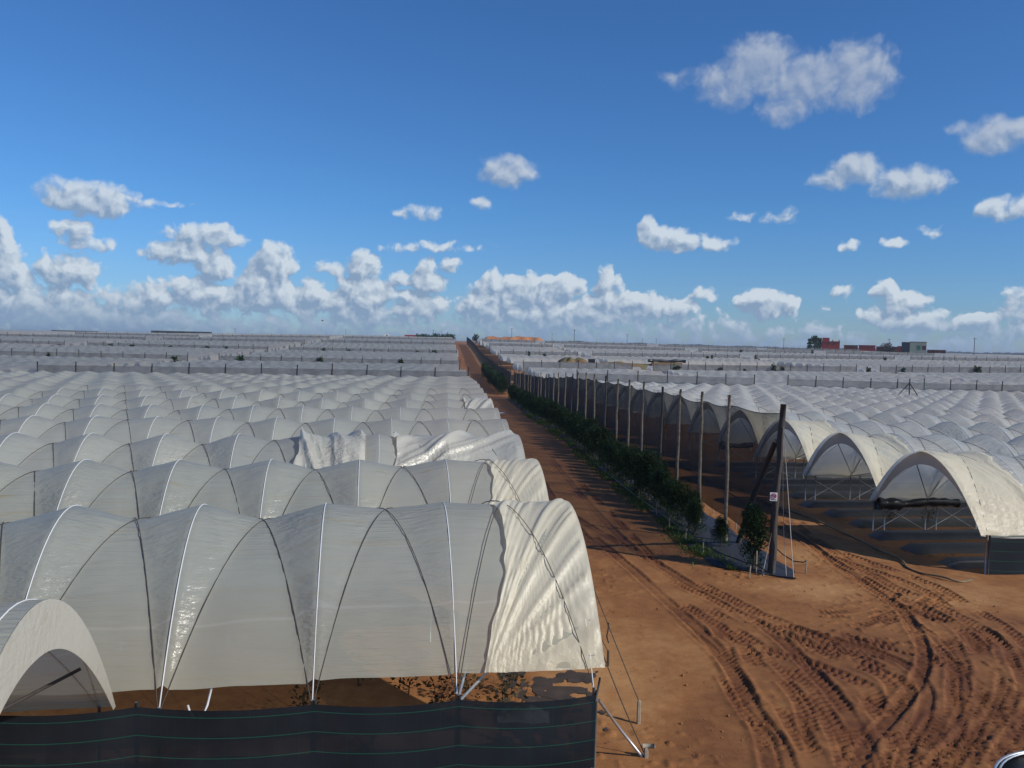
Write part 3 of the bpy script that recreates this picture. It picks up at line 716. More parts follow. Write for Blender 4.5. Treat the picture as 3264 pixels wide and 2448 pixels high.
stake(10.16, 36.9, .5, 'pale stake under the net between the first wooden poles')
stake(9.9, 40.1, .6, 'pale stake under the net behind the second wooden pole')
stake(10.72, 29.6, .52, 'pale stake on the track side of the weed mat, holding the bent hose end')
mb = MB(); pts = [(10.07, 28.75, .07), (9.3, 28.95, .1), (8.9, 29.35, .34), (8.5, 29.6, .38), (8.0, 31.2, .3), (7.62, 32.2, .42), (7.4, 34.3, .4), (7.15, 36.5, .38), (6.9, 40, .3), (6.6, 44, .2), (5.9, 54, .12), (5.1, 66, .1)]
mb.tube(pts, .024, 6); tag(mb.build('irrigation_hose', M_BLACK), 'black hose strung between stakes along the road edge of the mat', 'hose')
mb = MB(); pts = [(10.35, 35.5, .6), (10.3, 32.5, .45), (10.25, 30.8, .4), (10.4, 30.0, .35), (10.62, 29.62, .42), (10.74, 29.6, .5)]
mb.tube(pts, .022, 6); tag(mb.build('irrigation_hose', M_BLACK), 'dark hose on the track side of the mat ending on a stake', 'hose')
mb = MB(); P = np.array([(12.6, 47), (13.3, 44.5), (13.9, 42.0), (14.5, 39.0), (14.75, 36.6), (15.0, 34.2), (15.15, 32.0), (14.9, 30.9), (15.15, 29.9), (15.6, 29.2), (16.0, 29.0), (16.5, 29.3)])
tt = np.linspace(0, len(P) - 1, 60); px = np.interp(tt, range(len(P)), P[:, 0]) + .06 * np.sin(tt * 3.1); pyy = np.interp(tt, range(len(P)), P[:, 1])
mb.tube(np.stack([px, pyy, terr(px, pyy) + .06 + .03 * np.sin(tt * 2.3)], -1), .035, 6); tag(mb.build('water_hose', M_PIPEY), 'yellowed hose winding over the soil before the right tunnel mouths', 'hose')

# ------------------------------------------------------------------ low black windbreaks
def skirt(label, pts, tops, n_per=12, sag=.10, zb=.02, uvmat=None):
    t = thing('low_windbreak', label, 'windbreak')
    mb = MB(); rows = []; uv = []; dist = 0
    for i in range(len(pts) - 1):
        a = np.array(pts[i]); c = np.array(pts[i + 1]); L = np.hypot(*(c - a))
        for q in np.linspace(0, 1, n_per)[:-1 if i < len(pts) - 2 else None]:
            p = a + (c - a) * q; ztop = tops[i] + (tops[i + 1] - tops[i]) * q - sag * 4 * q * (1 - q) ; z0 = tz(p[0], p[1]); bow = .05 * math.sin(PI * q)
            rows.append([(p[0] - NX[0] * (.045 + bow), p[1] - NX[1] * (.045 + bow), z0 + zb + (ztop - zb) * k) for k in np.linspace(0, 1, 7)])
            uv.append([(dist + L * q, .14 - ztop * (1 - k) + 3.7 + (.0 if k < 1 else 0)) for k in np.linspace(0, 1, 7)])
        dist += L
    P = np.array(rows); mb.grid(P); me = mb.mesh('fabric', uvmat)
    U = np.array(uv).reshape(-1, 2); lay = me.uv_layers.new(name='UVMap')
    li = np.zeros(len(me.loops), np.int32); me.loops.foreach_get('vertex_index', li); lay.data.foreach_set('uv', U[li].astype(np.float32).ravel())
    put('fabric', me, t)
    for p, z in zip(pts, tops):
        m = MB(); m.tube([(p[0], p[1], tz(*p) - .2), (p[0], p[1], tz(*p) + z + .06)], .04, 6); m.build('post', M_POST, t)
    return t
w = [(P0[0] - AX[0] * s + .04, P0[1] - AX[1] * s) for s in (0, 2.6, 5.2, 8.2, 10.8, 13.4)]
WB = skirt('black windbreak fabric with green threads along the front left tunnel', w, [1.42, 1.46, 1.50, 1.60, 1.62, 1.62], uvmat=M_NETDK, sag=.07)
m = MB(); m.tube([(1.72, 15.45, 1.3), (1.8, 15.55, 1.72)], .022, 5); m.build('peg', M_POST, WB)
wr = [(17.6 + AX[0] * s, 30.2 + AX[1] * s) for s in (0, 2.6, 5.2, 7.8, 10.4)]
skirt('dark windbreak fabric along the near side of the right tunnels', wr, [1.4] * 5, uvmat=M_NETDK, sag=.05)
# brace pipe, anchors and guy ropes at the front left corner
mb = MB(); mb.tube([(1.78, 15.5, 1.3), (2.25, 15.72, .62), (2.7, 15.93, .02)], .028, 8); tag(mb.build('brace_pipe', M_STEEL), 'slanting galvanised pipe propping the corner post of the black windbreak', 'pipe')
o = stake(2.78, 15.9, .22, 'pale wooden peg with a short crosspiece at the foot of the slanting pipe', 'guy rope stakes by the left tunnels', r=.05)
c = MB(); c.tube([(-.06, .03, .22), (.16, -.03, .25)], .045, 6); c.build('crosspiece', M_STAKE, o)
stake(2.56, 20.5, .42, 'brown guy stake beside the road end of the front left tunnel', 'guy rope stakes by the left tunnels', r=.035, mat=M_BARK)
stake(2.86, 17.4, .5, 'pale guy stake with rope, standing on bare soil near the corner post', 'guy rope stakes by the left tunnels', r=.045)
def along(k, x, u, sp=SPL):
    cx, cy = left_start(k); return (cx - AX[0] * x - NX[0] * u * 3.5, cy - AX[1] * x - NX[1] * u * 3.5, float(sp.z(np.array(u))))
for a, c, lab in ((along(0, -.1, -.55), (2.56, 20.5, .38), 'dark guy rope from the front left tunnel to the brown stake'),
                  (along(0, -.1, .0), (2.86, 17.4, .46), 'dark guy rope with a loose knot from the front left tunnel to the pale stake'),
                  (along(0, -.2, .86), (2.76, 15.95, .05), 'thin guy rope from the sheet corner down to the peg')):
    a = np.array(a); c = np.array(c); mb = MB(); mb.tube([a + (c - a) * t - np.array([0, 0, .06 * math.sin(PI * t)]) for t in np.linspace(0, 1, 9)], .011, 5)
    if 'knot' in lab:
        kx = a + (c - a) * .62; mb.tube([kx, kx + [.0, -.03, -.12], kx + [-.03, -.02, -.3], kx + [.02, 0, -.45]], .016, 5)
    tag(mb.build('guy_rope', M_ROPE), lab, 'rope', 'guy ropes of the front left tunnel')
# dark round container at the very corner of the yard
TK = thing('water_tank', 'dark round container with pale curved rim on the yard edge', 'container', (9.65, 12.87, .05))
a = np.linspace(0, 2 * PI, 49)
mb = MB(); mb.grid(np.stack([np.stack([1.6 * np.cos(a), 1.6 * np.sin(a), np.full(49, z)], -1) for z in (-.1, .35, .7, .93)])); mb.v.append((0, 0, .9)); c0 = len(mb.v) - 1
for i in range(48): mb.f.append((3 * 49 + i, 3 * 49 + i + 1, c0))
mb.build('body', M_BLACK, TK)
mb = MB(); mb.tube(np.stack([1.62 * np.cos(a), 1.62 * np.sin(a), np.full(49, .95)], -1), .03, 6, False); mb.tube(np.stack([1.55 * np.cos(a), 1.55 * np.sin(a), np.full(49, .97)], -1), .02, 6, False); mb.build('rim', M_STEEL, TK)

# clods and pebbles
mb = MB(); r = random.Random(3)
for _ in range(1500):
    y = 15 + r.random() ** 1.3 * 24; x = r.uniform(2.2, min(17, .62 * y)); s = r.uniform(.008, .032) * (1 if r.random() < .95 else 1.8)
    if vn(np.array(x), np.array(y), 1.5, 41) < .45: continue
    z = tz(x, y) + s * .2
    vs = [(x + s * r.uniform(.6, 1.2) * px_, y + s * r.uniform(.6, 1.2) * py_, z + s * r.uniform(.5, 1) * pz_) for px_, py_, pz_ in ((1, 0, 0), (0, 1, 0), (-1, 0, 0), (0, -1, 0), (0, 0, 1), (.5, .5, .6))]
    mb.add(vs, [(0, 1, 5), (1, 2, 4), (2, 3, 4), (3, 0, 4), (0, 5, 4), (5, 1, 4)])
o = mb.build('soil_clods', M_SOIL, smooth=False); at_ = o.data.attributes.new('damp_shade', 'FLOAT', 'POINT'); at_.data.foreach_set('value', [.6] * len(o.data.vertices))
o = tag(o, 'small clods of red soil scattered over the yard', 'soil clods', kind='stuff')

# ------------------------------------------------------------------ fields beyond
ROWS_AT = [116.5, 200.5, 284.5, 354.5, 424.5, 494.5]
def far_mesh(nb, sp, mat, seed, nx=5, nu=10):
    A = dents(nb, .08, .20, seed); mb = MB(); mb.grid(cover(sp, A, nx, nu, over=0, seed=seed, bag=.05)); return mb.mesh('polytunnel', mat)
SPLF = Spec(7.0, 2.2, 4.3); SPRF = Spec(7.0, 2.0, 4.0)
FL = [far_mesh(22, SPLF, M_FARL, 300 + s) for s in range(4)]
FR = [far_mesh(22, SPRF, M_FARR, 320 + s) for s in range(4)]
FR0 = [far_mesh(11, SPRF, M_FARR, 340 + s) for s in range(4)]
ZONE = ['just beyond the first cross fence', 'in the middle distance', 'on the foot of the rise', 'high on the rise', 'on the hilltop']
COLN = ['beside the road', 'second strip from the road', 'third strip from the road', 'outermost strip']
stuffL = []; cnt = 0
def vis(x, y, L, d): 
    for s in (0, .5, 1):
        xx, yy = x + d[0] * L * s, y + d[1] * L * s
        if yy > 20 and abs(xx / yy) < .66: return True
    return False
fields = MB()
def add_field(sp, x, y, d, L, seed):
    A = [.3] * int(L / BAY / 2); z0 = tz(x, y); z1 = tz(x + d[0] * L, y + d[1] * L)
    P = []
    n = (-d[1], d[0])
    for s in np.linspace(0, L, 12):
        P.append([(x + d[0] * s + n[0] * u * 3.5, y + d[1] * s + n[1] * u * 3.5, z0 + (z1 - z0) * s / L + float(sp.z(np.array(u))) - .25 * random.random()) for u in (-1, -.8, -.5, -.2, .1, .4, .7, 1)])
    fields.grid(np.array(P))
for zi in range(5):
    ya, yb = ROWS_AT[zi], ROWS_AT[zi + 1]
    nrow = int((yb - ya - 3) / 7.0)
    for k in range(nrow):
        y = ya + 2.5 + 7 * k
        for side in 'lr':
            cols = [(0, 22), (62, 22), (124, 22), (186, 22), (248, 22)] if side == 'l' else [(0, 11), (33, 22), (95, 22), (157, 22), (219, 22)]
            for ci, (off, nb) in enumerate(cols):
                L = nb * BAY
                if side == 'l':
                    d = (-AX[0], -AX[1]); x = 1.68 - .077 * (y - UPY) - .3 + d[0] * off + NX[0] * 3.5; yy = y + d[1] * off + NX[1] * 3.5
                else:
                    d = AX; x = 17.55 - .082 * (y - 30.3) + d[0] * off + NX[0] * 3.5; yy = y + d[1] * off + NX[1] * 3.5
                jit = random.uniform(-1.2, 1.2); x += d[0] * jit; yy += d[1] * jit
                if side == 'r' and 225 < yy < 262 and ci in (0, 1): 
                    if not (ci == 0 and yy < 232): continue            # the grassy mound stands here
                if not vis(x, yy, L, d): continue
                if zi >= 4 or (zi == 3 and ci >= 3): add_field(SPL if side == 'l' else SPR, x, yy, d, L, k); continue
                me = FL[(k + ci) % 4] if side == 'l' else (FR0 if nb == 11 else FR)[(k + ci) % 4]
                o = put('polytunnel', me)
                orient(o, x, yy, d[0], d[1], L); cnt += 1
                tag(o, '%s %s tunnel row beyond the %s cross fence, %s side, %s' % (ORD[k], 'grey' if side == 'l' else 'white', ORD[zi], 'left' if side == 'l' else 'right', COLN[min(ci, 3)]), 'polytunnel', 'distant tunnels %s %s %d' % ('left' if side == 'l' else 'right', ZONE[zi], min(ci, 3)))
# thin white fields on the far plain
for i in range(46):
    a = random.uniform(.06, .60); dd = random.uniform(560, 1250); add_field(SPR, a * dd, dd, AX, random.uniform(50, 120), i)
for i in range(20):
    a = random.uniform(-.6, -.12); dd = random.uniform(515, 620); add_field(SPL, a * dd, dd, (-AX[0], -AX[1]), 90, i)
tag(fields.build('distant_tunnels', M_FARR), 'far pale plastic tunnel fields along the skyline', 'polytunnels', kind='stuff')

# cross fences between the blocks: posts and a hanging net
def cross_fence(x, y, d, L, h, spacing, label, group, dark):
    t = thing('cross_fence', label, 'fence', group=group); n = int(L / spacing); pts = []
    lean = random.Random(int(x * 7 + y))
    for i in range(n + 1):
        px_, py_ = x + d[0] * i * spacing, y + d[1] * i * spacing; z = tz(px_, py_)
        o = put('post', CFP, t, (px_, py_, z), lean.random() * 6); o.scale = (1, 1, (h + lean.uniform(-.1, .35)) / 6.0); pts.append((px_, py_, z))
    P = []
    for i, p in enumerate(pts): P.append([(p[0], p[1], p[2] + q) for q in (1.2, 3.0, h - .45)])
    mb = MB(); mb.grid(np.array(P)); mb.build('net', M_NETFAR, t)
    return t
cf = MB(); cf.tube([(0, 0, -.3), (.04, 0, 3), (.02, .03, 6.0)], [.10, .09, .075], 6); CFP = cf.mesh('post', M_POST)
FZ = ['first', 'second', 'third', 'fourth', 'fifth']
for zi, y in enumerate(ROWS_AT[:5]):
    for side in 'lr':
        cols = [(0, 56), (62, 56), (124, 56)] if side == 'l' else [(0, 28), (33, 56), (95, 56), (157, 56)]
        for ci, (off, L) in enumerate(cols):
            if side == 'l': d = (-AX[0], -AX[1]); x = 1.68 - .077 * (y - UPY)
            else: d = AX; x = 17.55 - .082 * (y - 30.3) - 1.0
            yy = y - 1.2 if side == 'l' else y + 5.0
            if side == 'r' and zi == 1: yy -= 3
            x += d[0] * off; yy += d[1] * off
            if not vis(x, yy, L, d): continue
            cross_fence(x, yy, d, L, 5.35, 4.6, '%s grey net cross fence in the %s fields, %s' % (FZ[zi], 'left' if side == 'l' else 'right', COLN[min(ci, 3)]), 'cross fences', zi == 0)
# tripod stay on the right cross fence
t = thing('stay_post', 'dark post with two slanting stays in front of the right cross fence', 'post', (47.5, 99.5, tz(47.5, 99.5)))
for p in ((0, 0, 5.9), ): 
    m = MB(); m.tube([(0, 0, -.2), p], .07, 6); m.build('post', M_POST, t)
for sx in (-1, 1):
    m = MB(); m.tube([(sx * 1.15, .3, 3.9), (0, 0, 5.4)], .06, 6); m.build('stay', M_POST, t)

# scattered dark shrubs between the rows
SH = [leafy(260, .9, 1.6, 1.6, .55, 70 + s, elong=1.6).mesh('shrub', M_LEAF, False) for s in range(3)]
sc_ = random.Random(21)
for i in range(38):
    zi = sc_.choice([1, 1, 1, 2, 2, 3]); y = ROWS_AT[zi] - 1.5; left = sc_.random() < .6
    off = sc_.uniform(4, 150)
    if left: x = 1.68 - .077 * (y - UPY) - AX[0] * off; yy = y - AX[1] * off
    else: x = 17.55 - .082 * (y - 30.3) + AX[0] * off; yy = y + AX[1] * off + 3
    if abs(x / yy) > .64: continue
    o = put('shrub', SH[i % 3], None, (x, yy, tz(x, yy) + 1.9 + sc_.random() * .5), sc_.random() * 6); o.scale = (sc_.uniform(.35, .9),) * 2 + (sc_.uniform(.65, .95),)
    tag(o, 'small dark shrub showing between %s tunnel rows %s' % ('grey' if left else 'white', ZONE[min(zi, 4)]), 'shrub', 'shrubs between distant %s rows %d' % ('left' if left else 'right', zi))

# ------------------------------------------------------------------ skyline things
def polar(azdeg, d): return d * math.sin(math.radians(azdeg)), d * math.cos(math.radians(azdeg))
def pxaz(px): return math.degrees(math.atan((px - 1106) / 1800.0))
def house(name, label, px0, px1, d, top, mat, cat='building', depth=12, parts=None, rooms=None, base=None):
    x0, y0 = polar(pxaz(px0), d); x1, y1 = polar(pxaz(px1), d); cx, cy = (x0 + x1) / 2, (y0 + y1) / 2
    w = math.hypot(x1 - x0, y1 - y0); rz = math.atan2(y1 - y0, x1 - x0); z0 = tz(cx, cy) - .5
    t = thing(name, label, cat, (cx, cy, z0), rz); h = H_CAM + top * d / 1800 - z0
    mb = MB(); mb.box((0, depth / 2, h / 2), (w, depth, h)); mb.build('wall', mat, t, False)
    mb = MB(); mb.box((0, depth / 2, h + .15), (w + .4, depth + .4, .3)); mb.build('roof', mat if not parts else parts, t, False)
    for (fx_, fz, ww, wh, wm) in (rooms or []):
        mb = MB(); mb.box((fx_ * w / 2, -.06, h * fz), (ww, .12, wh)); mb.build('window', wm, t, False)
    return t, w, h
t, w_, h_ = house('farm_building', 'tall red flat-roofed house beside dark trees on the right skyline', 1772, 1811, 545, 20, M_RED, rooms=[(.35, .86, .9, .9, M_GLASS), (-.3, .86, .9, .9, M_GLASS)])
mb = MB(); mb.box((-w_ * .28, 5, h_ + 1.2), (w_ * .4, 7, 2.4)); mb.build('roof_room', M_RED, t, False)
for q in (-.45, .1, .45):
    mb = MB(); mb.box((w_ * q, .5, h_ + .6), (.6, .6, 1.2)); mb.build('parapet_pillar', M_RED, t, False)
t, w_, h_ = house('farm_building', 'boxy cream house with dark side wall at the right end of the farm row', 1962, 1998, 530, 22, M_CREAM, rooms=[(.05, .7, 2.0, 2.4, M_GREENW), (.7, .7, 2.0, 2.4, M_REDDK)], parts=M_DARKWALL)
mb = MB(); mb.box((-w_ / 2 + .2 - 2.2, 6, h_ / 2), (4.6, 11.5, h_)); mb.build('side_wall', M_DARKWALL, t, False)
for i, (a, c, tp, mt, lab) in enumerate([(1820, 1850, 13, M_REDDK, 'low dark brick shed next to the red house on the right skyline'), (1852, 1888, 13.5, M_RED, 'low bright red wall block in the middle of the farm row'),
                                        (1890, 1936, 11.5, M_REDDK, 'long dark brick wall in front of the bare bush'), (1936, 1962, 13, M_RED, 'low red shed touching the dark side of the cream house'), (2000, 2040, 7, M_REDDK, 'very low brick wall right of the cream house')]):
    house('farm_shed', lab, a, c, 552 + i * 2, tp, mt, 'shed', 8)
house('farm_building', 'small red house far left of the road on the hilltop', 872, 899, 640, 14.5, M_RED, rooms=[(-.3, .9, 1.2, .8, M_GLASS), (.3, .9, 1.2, .8, M_GLASS)])
house('farm_shed', 'small white hut on the hilltop left of the small red house', 829, 839, 625, 14.5, M_WHITE, 'shed', 4, rooms=[(0, .93, 1.2, .7, M_GLASS)])
house('farm_shed', 'very long dark shed on the left skyline', 325, 456, 640, 10.5, M_DARKWALL, 'shed', 14, rooms=[(q, .93, 3.2, .8, M_GLASS) for q in (-.8, -.4, 0, .4, .8)])
house('farm_shed', 'low dark shed at the far left of the skyline', 110, 212, 700, 6.5, M_DARKWALL, 'shed', 12, rooms=[(q, .93, 3.2, .6, M_GLASS) for q in (-.6, 0, .6)])
def far_tree(px, d, hgt, rx, label, mat=M_LEAF, n=900, base=0):
    x, y = polar(pxaz(px), d); t = thing('tree', label, 'tree', (x, y, tz(x, y)), 0, 'trees on the skyline')
    leafy(n, rx, hgt * .38, hgt * .62, .9, int(px), cone=.3, elong=1.8).build('crown', mat, t, False); trunk(hgt * .7, .3, int(px), 8, rx * .8).build('trunk', M_BARK, t)
far_tree(1757, 540, 12, 2.8, 'largest dark round tree left of the red house')
far_tree(1765, 548, 11, 2.4, 'dark tree touching the wall of the red house')
far_tree(1745, 538, 10.5, 1.0, 'narrow dark tree standing apart left of the red house')
far_tree(1913, 540, 8.5, 4.0, 'bare brownish bush behind the brick wall', mat=leafmat('bare_twigs', (.09, .07, .06), (.16, .13, .11)))
for i in range(9):
    far_tree(902 + i * 9, 610 + (i % 3) * 6, 5.2 + (i * 37 % 10) * .14, 3.2, '%s dark tree from the red house in the hilltop belt left of the road' % ORD[i], n=420)
far_tree(1026, 560, 6.0, 2.6, 'dark tree at the crest just right of the road', n=420)
# spoil heap and grassy mound
def mound(name, label, cat, cx, cy, L, Wd, h, rz, mat, flat=.5, seed=1):
    xs = np.linspace(-1, 1, 41); ysm_ = np.linspace(-1, 1, 21); Xg, Yg = np.meshgrid(xs, ysm_, indexing='ij')
    prof = (1 - np.clip((np.abs(Xg) - flat) / (1 - flat), 0, 1) ** 1.6) * (1 - np.abs(Yg) ** 2.2)
    Zg = h * prof * (.8 + .35 * vn(Xg * L, Yg * Wd, L * .18, seed)) - .3
    Xw = cx + Xg * L / 2 * math.cos(rz) - Yg * Wd / 2 * math.sin(rz); Yw = cy + Xg * L / 2 * math.sin(rz) + Yg * Wd / 2 * math.cos(rz)
    mb = MB(); mb.grid(np.stack([Xw, Yw, Zg + terr(Xw, Yw)], -1)); return tag(mb.build(name, mat), label, cat)
x, y = polar(pxaz(1108), 545); mound('spoil_heap', 'long orange earth bank on the crest right of the road', 'earth bank', x, y, 46, 16, 5.6, 0, M_SPOIL, .7)
x, y = polar(pxaz(1215), 530); mound('spoil_heap', 'low brown tail of the earth bank, sloping to the right', 'earth bank', x, y, 34, 14, 3.0, -.1, M_SPOIL, .2, 5)
x, y = polar(pxaz(1238), 246); mound('grassy_mound', 'grassy earth mound amid the white fields right of the road', 'mound', x, y + 2, 15, 12, 4.9, .1, M_MOUND, .3, 9)
x, y = polar(pxaz(1330), 256); mound('grassy_mound', 'long low strip of rough ground right of the grassy mound', 'mound', x, y + 4, 34, 10, 3.4, .1, M_MOUND, .75, 12)
x, y = polar(pxaz(1274), 248); t = thing('storage_tank', 'small black box tank beside the grassy mound', 'tank', (x, y - 4, tz(x, y)))
mb = MB(); mb.box((0, 0, 3.9), (1.9, 1.6, 1.3)); mb.build('body', M_BLACK, t, False)
mb = MB(); mb.box((0, 0, 2.2), (1.5, 1.3, 2.0)); mb.build('plinth', M_REDDK, t, False)
x, y = polar(pxaz(1440), 262); t = tag(put('plastic_roll', None), 'long black plastic roll lying behind the low strip of rough ground', 'plastic roll')
pts = [(x - 6 + i * 1.2, y - .5 + i * .25, tz(x, y) + 3.9 + .1 * math.sin(i)) for i in range(11)]
mb = MB(); mb.tube(pts, [.45 + .08 * math.sin(i * 2) for i in range(11)], 8); mb.build('roll', M_BLACK, t)
mb = MB(); mb.box((x, y + .4, tz(x, y) + 1.8), (12, 1.2, 3.3), .2, .8); mb.build('support_bank', M_MOUND, t, False)

# utility poles
UP = MB(); UP.tube([(0, 0, -.5), (0, 0, 9.5)], [.16, .11], 6); UPM = UP.mesh('pole', M_POST)
UA = MB(); UA.box((0, 0, 9.0), (1.8, .12, .14)); UA.box((-.8, 0, 9.15), (.1, .1, .25)); UA.box((.8, 0, 9.15), (.1, .1, .25)); UAM = UA.mesh('crossarm', M_POST, False)
wh = ['left of the white hut', 'above the trees left of the road', 'beside the road crest', 'above the middle of the orange earth bank', 'above the right end of the orange earth bank', 'just right of the orange earth bank', 'above the far white fields, left one', 'above the far white fields, middle one', 'above the far white fields, right one', 'left of the red house', 'above the brick wall', 'at the right edge of the skyline', 'near the long dark shed']
for i, (px, d, s) in enumerate([(745, 640, .95), (934, 620, 1.0), (952, 640, .9), (1103, 600, 1.25), (1190, 620, 1.0), (1238, 590, 1.3), (1352, 640, 1.15), (1385, 700, .9), (1415, 700, .95), (1690, 640, 1.2), (1917, 560, 1.25), (2101, 560, 1.45), (506, 650, .9)]):
    x, y = polar(pxaz(px), d); t = thing('utility_pole', 'thin dark utility pole %s' % wh[i], 'pole', (x, y, tz(x, y)), .3, 'utility poles on the skyline'); t.scale = (s, s, s)
    put('pole', UPM, t); put('crossarm', UAM, t)
# far dark belt of trees along the plain
mb = MB(); n = 400; az = np.linspace(2, 36, n); r_ = 2600
P = []
for i, a in enumerate(az):
    x, y = polar(a, r_); z = tz(x, y); h = (5 + 5 * vn(np.array(a), np.array(0.), 1.4, 3) + 3 * vn(np.array(a), np.array(0.), .15, 4)); 
    P.append([(x, y, z - 6), (x, y, z + h * .8), (x * 1.004, y * 1.004, z + h), (x * 1.02, y * 1.02, z - 6)])
mb.grid(np.array(P, float)); tag(mb.build('treeline', M_HILLTREE), 'thin dark line of far trees along the right horizon', 'trees', kind='stuff')
# a bird in the sky over the left fields
B = thing('bird', 'tiny dark bird flying over the left fields', 'bird', (-45.7, 200, 12.6), .4)
mb = MB(); mb.tube([(-.28, 0, 0), (-.12, 0, .02), (.05, 0, .03), (.2, 0, .05), (.3, 0, .04)], [.02, .07, .09, .06, .015], 8)
for sg in (-1, 1): mb.grid(np.array([[(-.1, sg * .04, .05), (.12, sg * .04, .06)], [(-.12, sg * .3, .2), (.08, sg * .3, .2)], [(-.2, sg * .55, .12), (-.1, sg * .55, .12)]]))
mb.build('body', M_BLACK, B)

# puddles on the road
for i, (x, y, a, c_, lab) in enumerate([(roadx(4.1, 112), 112, 1.5, 1.6, 'long shiny puddle across the road, farther one'), (roadx(4.2, 104), 104, 1.7, 1.5, 'long shiny puddle across the road, nearer one')]):
    mb = MB(); th = np.linspace(0, 2 * PI, 25)[:-1]
    mb.v = [(x + a * math.cos(q) * (1 + .2 * math.sin(3 * q)), y + c_ * math.sin(q) * (1 + .15 * math.cos(2 * q)), tz(x, y) + .012 ) for q in th]; mb.f = [tuple(range(24))]
    tag(mb.build('puddle', simple('muddy_water', (.16, .08, .06), .12, 0, .2, 2, 0, .6), smooth=False), lab, 'puddle', 'puddles on the road')

# ------------------------------------------------------------------ sky, sun
SUN_AZ, SUN_EL = math.radians(117), math.radians(34)
sd = np.array([math.sin(SUN_AZ) * math.cos(SUN_EL), math.cos(SUN_AZ) * math.cos(SUN_EL), math.sin(SUN_EL)])
L = bpy.data.lights.new('sun', 'SUN'); L.energy = 4.1; L.angle = math.radians(.55); L.color = (1, .93, .82)
so = put('sun', L); so.rotation_euler = (PI / 2 - SUN_EL, 0, PI - SUN_AZ)
from mathutils import Vector
so.rotation_euler = Vector((-sd).tolist()).to_track_quat('-Z', 'Y').to_euler()

CL = [(15.80,17.91,2.46,1.75,1.10),(10.79,17.47,1.36,0.55,0.50),(18.69,16.78,3.09,1.66,1.00),(21.71,16.81,2.29,1.97,1.10),(17.34,15.24,1.71,0.96,0.85),(13.80,16.80,1.92,1.37,0.90),(22.07,11.38,1.49,1.00,1.15),(24.88,10.39,2.20,1.04,1.10),(20.60,10.81,1.24,0.68,0.85),(29.48,12.77,1.78,1.03,1.00),(30.75,13.07,0.81,0.81,0.90),(28.02,13.27,0.88,0.42,0.60),(29.67,8.57,1.00,0.69,1.00),(30.95,8.68,0.69,0.53,0.90),(8.88,7.76,0.80,1.03,1.00),(10.52,7.24,2.14,0.85,1.05),(13.26,6.93,1.20,0.54,0.85),(-0.52,11.59,1.89,1.05,1.00),(-2.36,9.34,0.69,0.49,0.60),(-6.58,8.68,1.71,0.43,0.60),(-26.74,8.25,2.89,0.98,1.00),(-23.37,8.34,2.13,0.28,0.45),(-27.99,6.17,1.18,0.71,0.65),(-26.99,5.53,1.51,0.44,0.60),(17.59,8.56,1.15,0.47,0.50),(14.98,8.68,0.82,0.33,0.42),(21.79,6.81,0.82,0.43,0.75),(24.25,6.89,0.66,0.40,0.65),(26.28,7.52,0.63,0.36,0.45),(-20.37,6.45,2.36,0.81,0.95),(-21.47,5.36,2.47,0.87,0.95),(-19.52,4.60,1.18,0.83,1.05),(-27.99,3.77,1.68,1.05,1.00),(-31.45,5.35,0.81,1.38,1.00),(-31.11,3.63,1.16,1.34,1.00),(-16.02,4.92,1.40,1.26,1.10),(-16.65,3.09,1.80,1.57,1.10),(-14.88,2.70,1.48,1.16,1.00),(-13.33,2.90,0.90,1.16,1.00),(-10.23,4.86,1.23,1.11,1.10),(-10.36,3.01,1.90,1.86,1.10),(-11.42,2.51,1.52,1.24,1.00),(-7.59,4.18,0.75,0.62,0.85),(-5.87,4.24,1.13,1.25,1.00),(-4.26,5.31,0.57,0.56,0.55),(-6.63,2.49,1.88,1.00,0.95),(-1.45,4.04,1.14,0.88,1.05),(-1.90,2.62,1.84,1.45,1.05),(0.94,3.56,2.69,1.26,1.05),(3.46,3.83,1.33,1.00,0.95),(6.22,4.04,0.94,1.31,1.05),(2.87,2.09,4.11,1.20,1.00),(6.02,2.53,2.26,1.26,0.95),(8.82,2.77,1.92,0.93,0.95),(10.97,2.64,1.53,0.87,0.90),(-5.44,6.42,3.44,0.37,0.42),(-12.21,4.91,1.27,0.43,0.50),(16.35,3.07,1.34,0.97,1.00),(18.37,3.02,0.71,0.66,0.90),(12.77,3.59,1.05,0.40,0.70),(23.79,3.96,0.58,0.69,0.80),(25.05,3.24,1.35,0.86,1.05),(25.22,2.16,2.46,0.80,0.95),(29.01,1.79,1.46,0.55,0.85),(31.13,2.14,1.05,1.95,0.55),(21.14,3.83,0.77,0.53,0.40),(-20.63,2.63,2.64,1.24,0.95),(-23.36,2.36,1.66,1.16,0.95),(-25.98,1.11,5.13,1.08,0.85),(-30.18,1.43,3.09,1.42,0.95)]

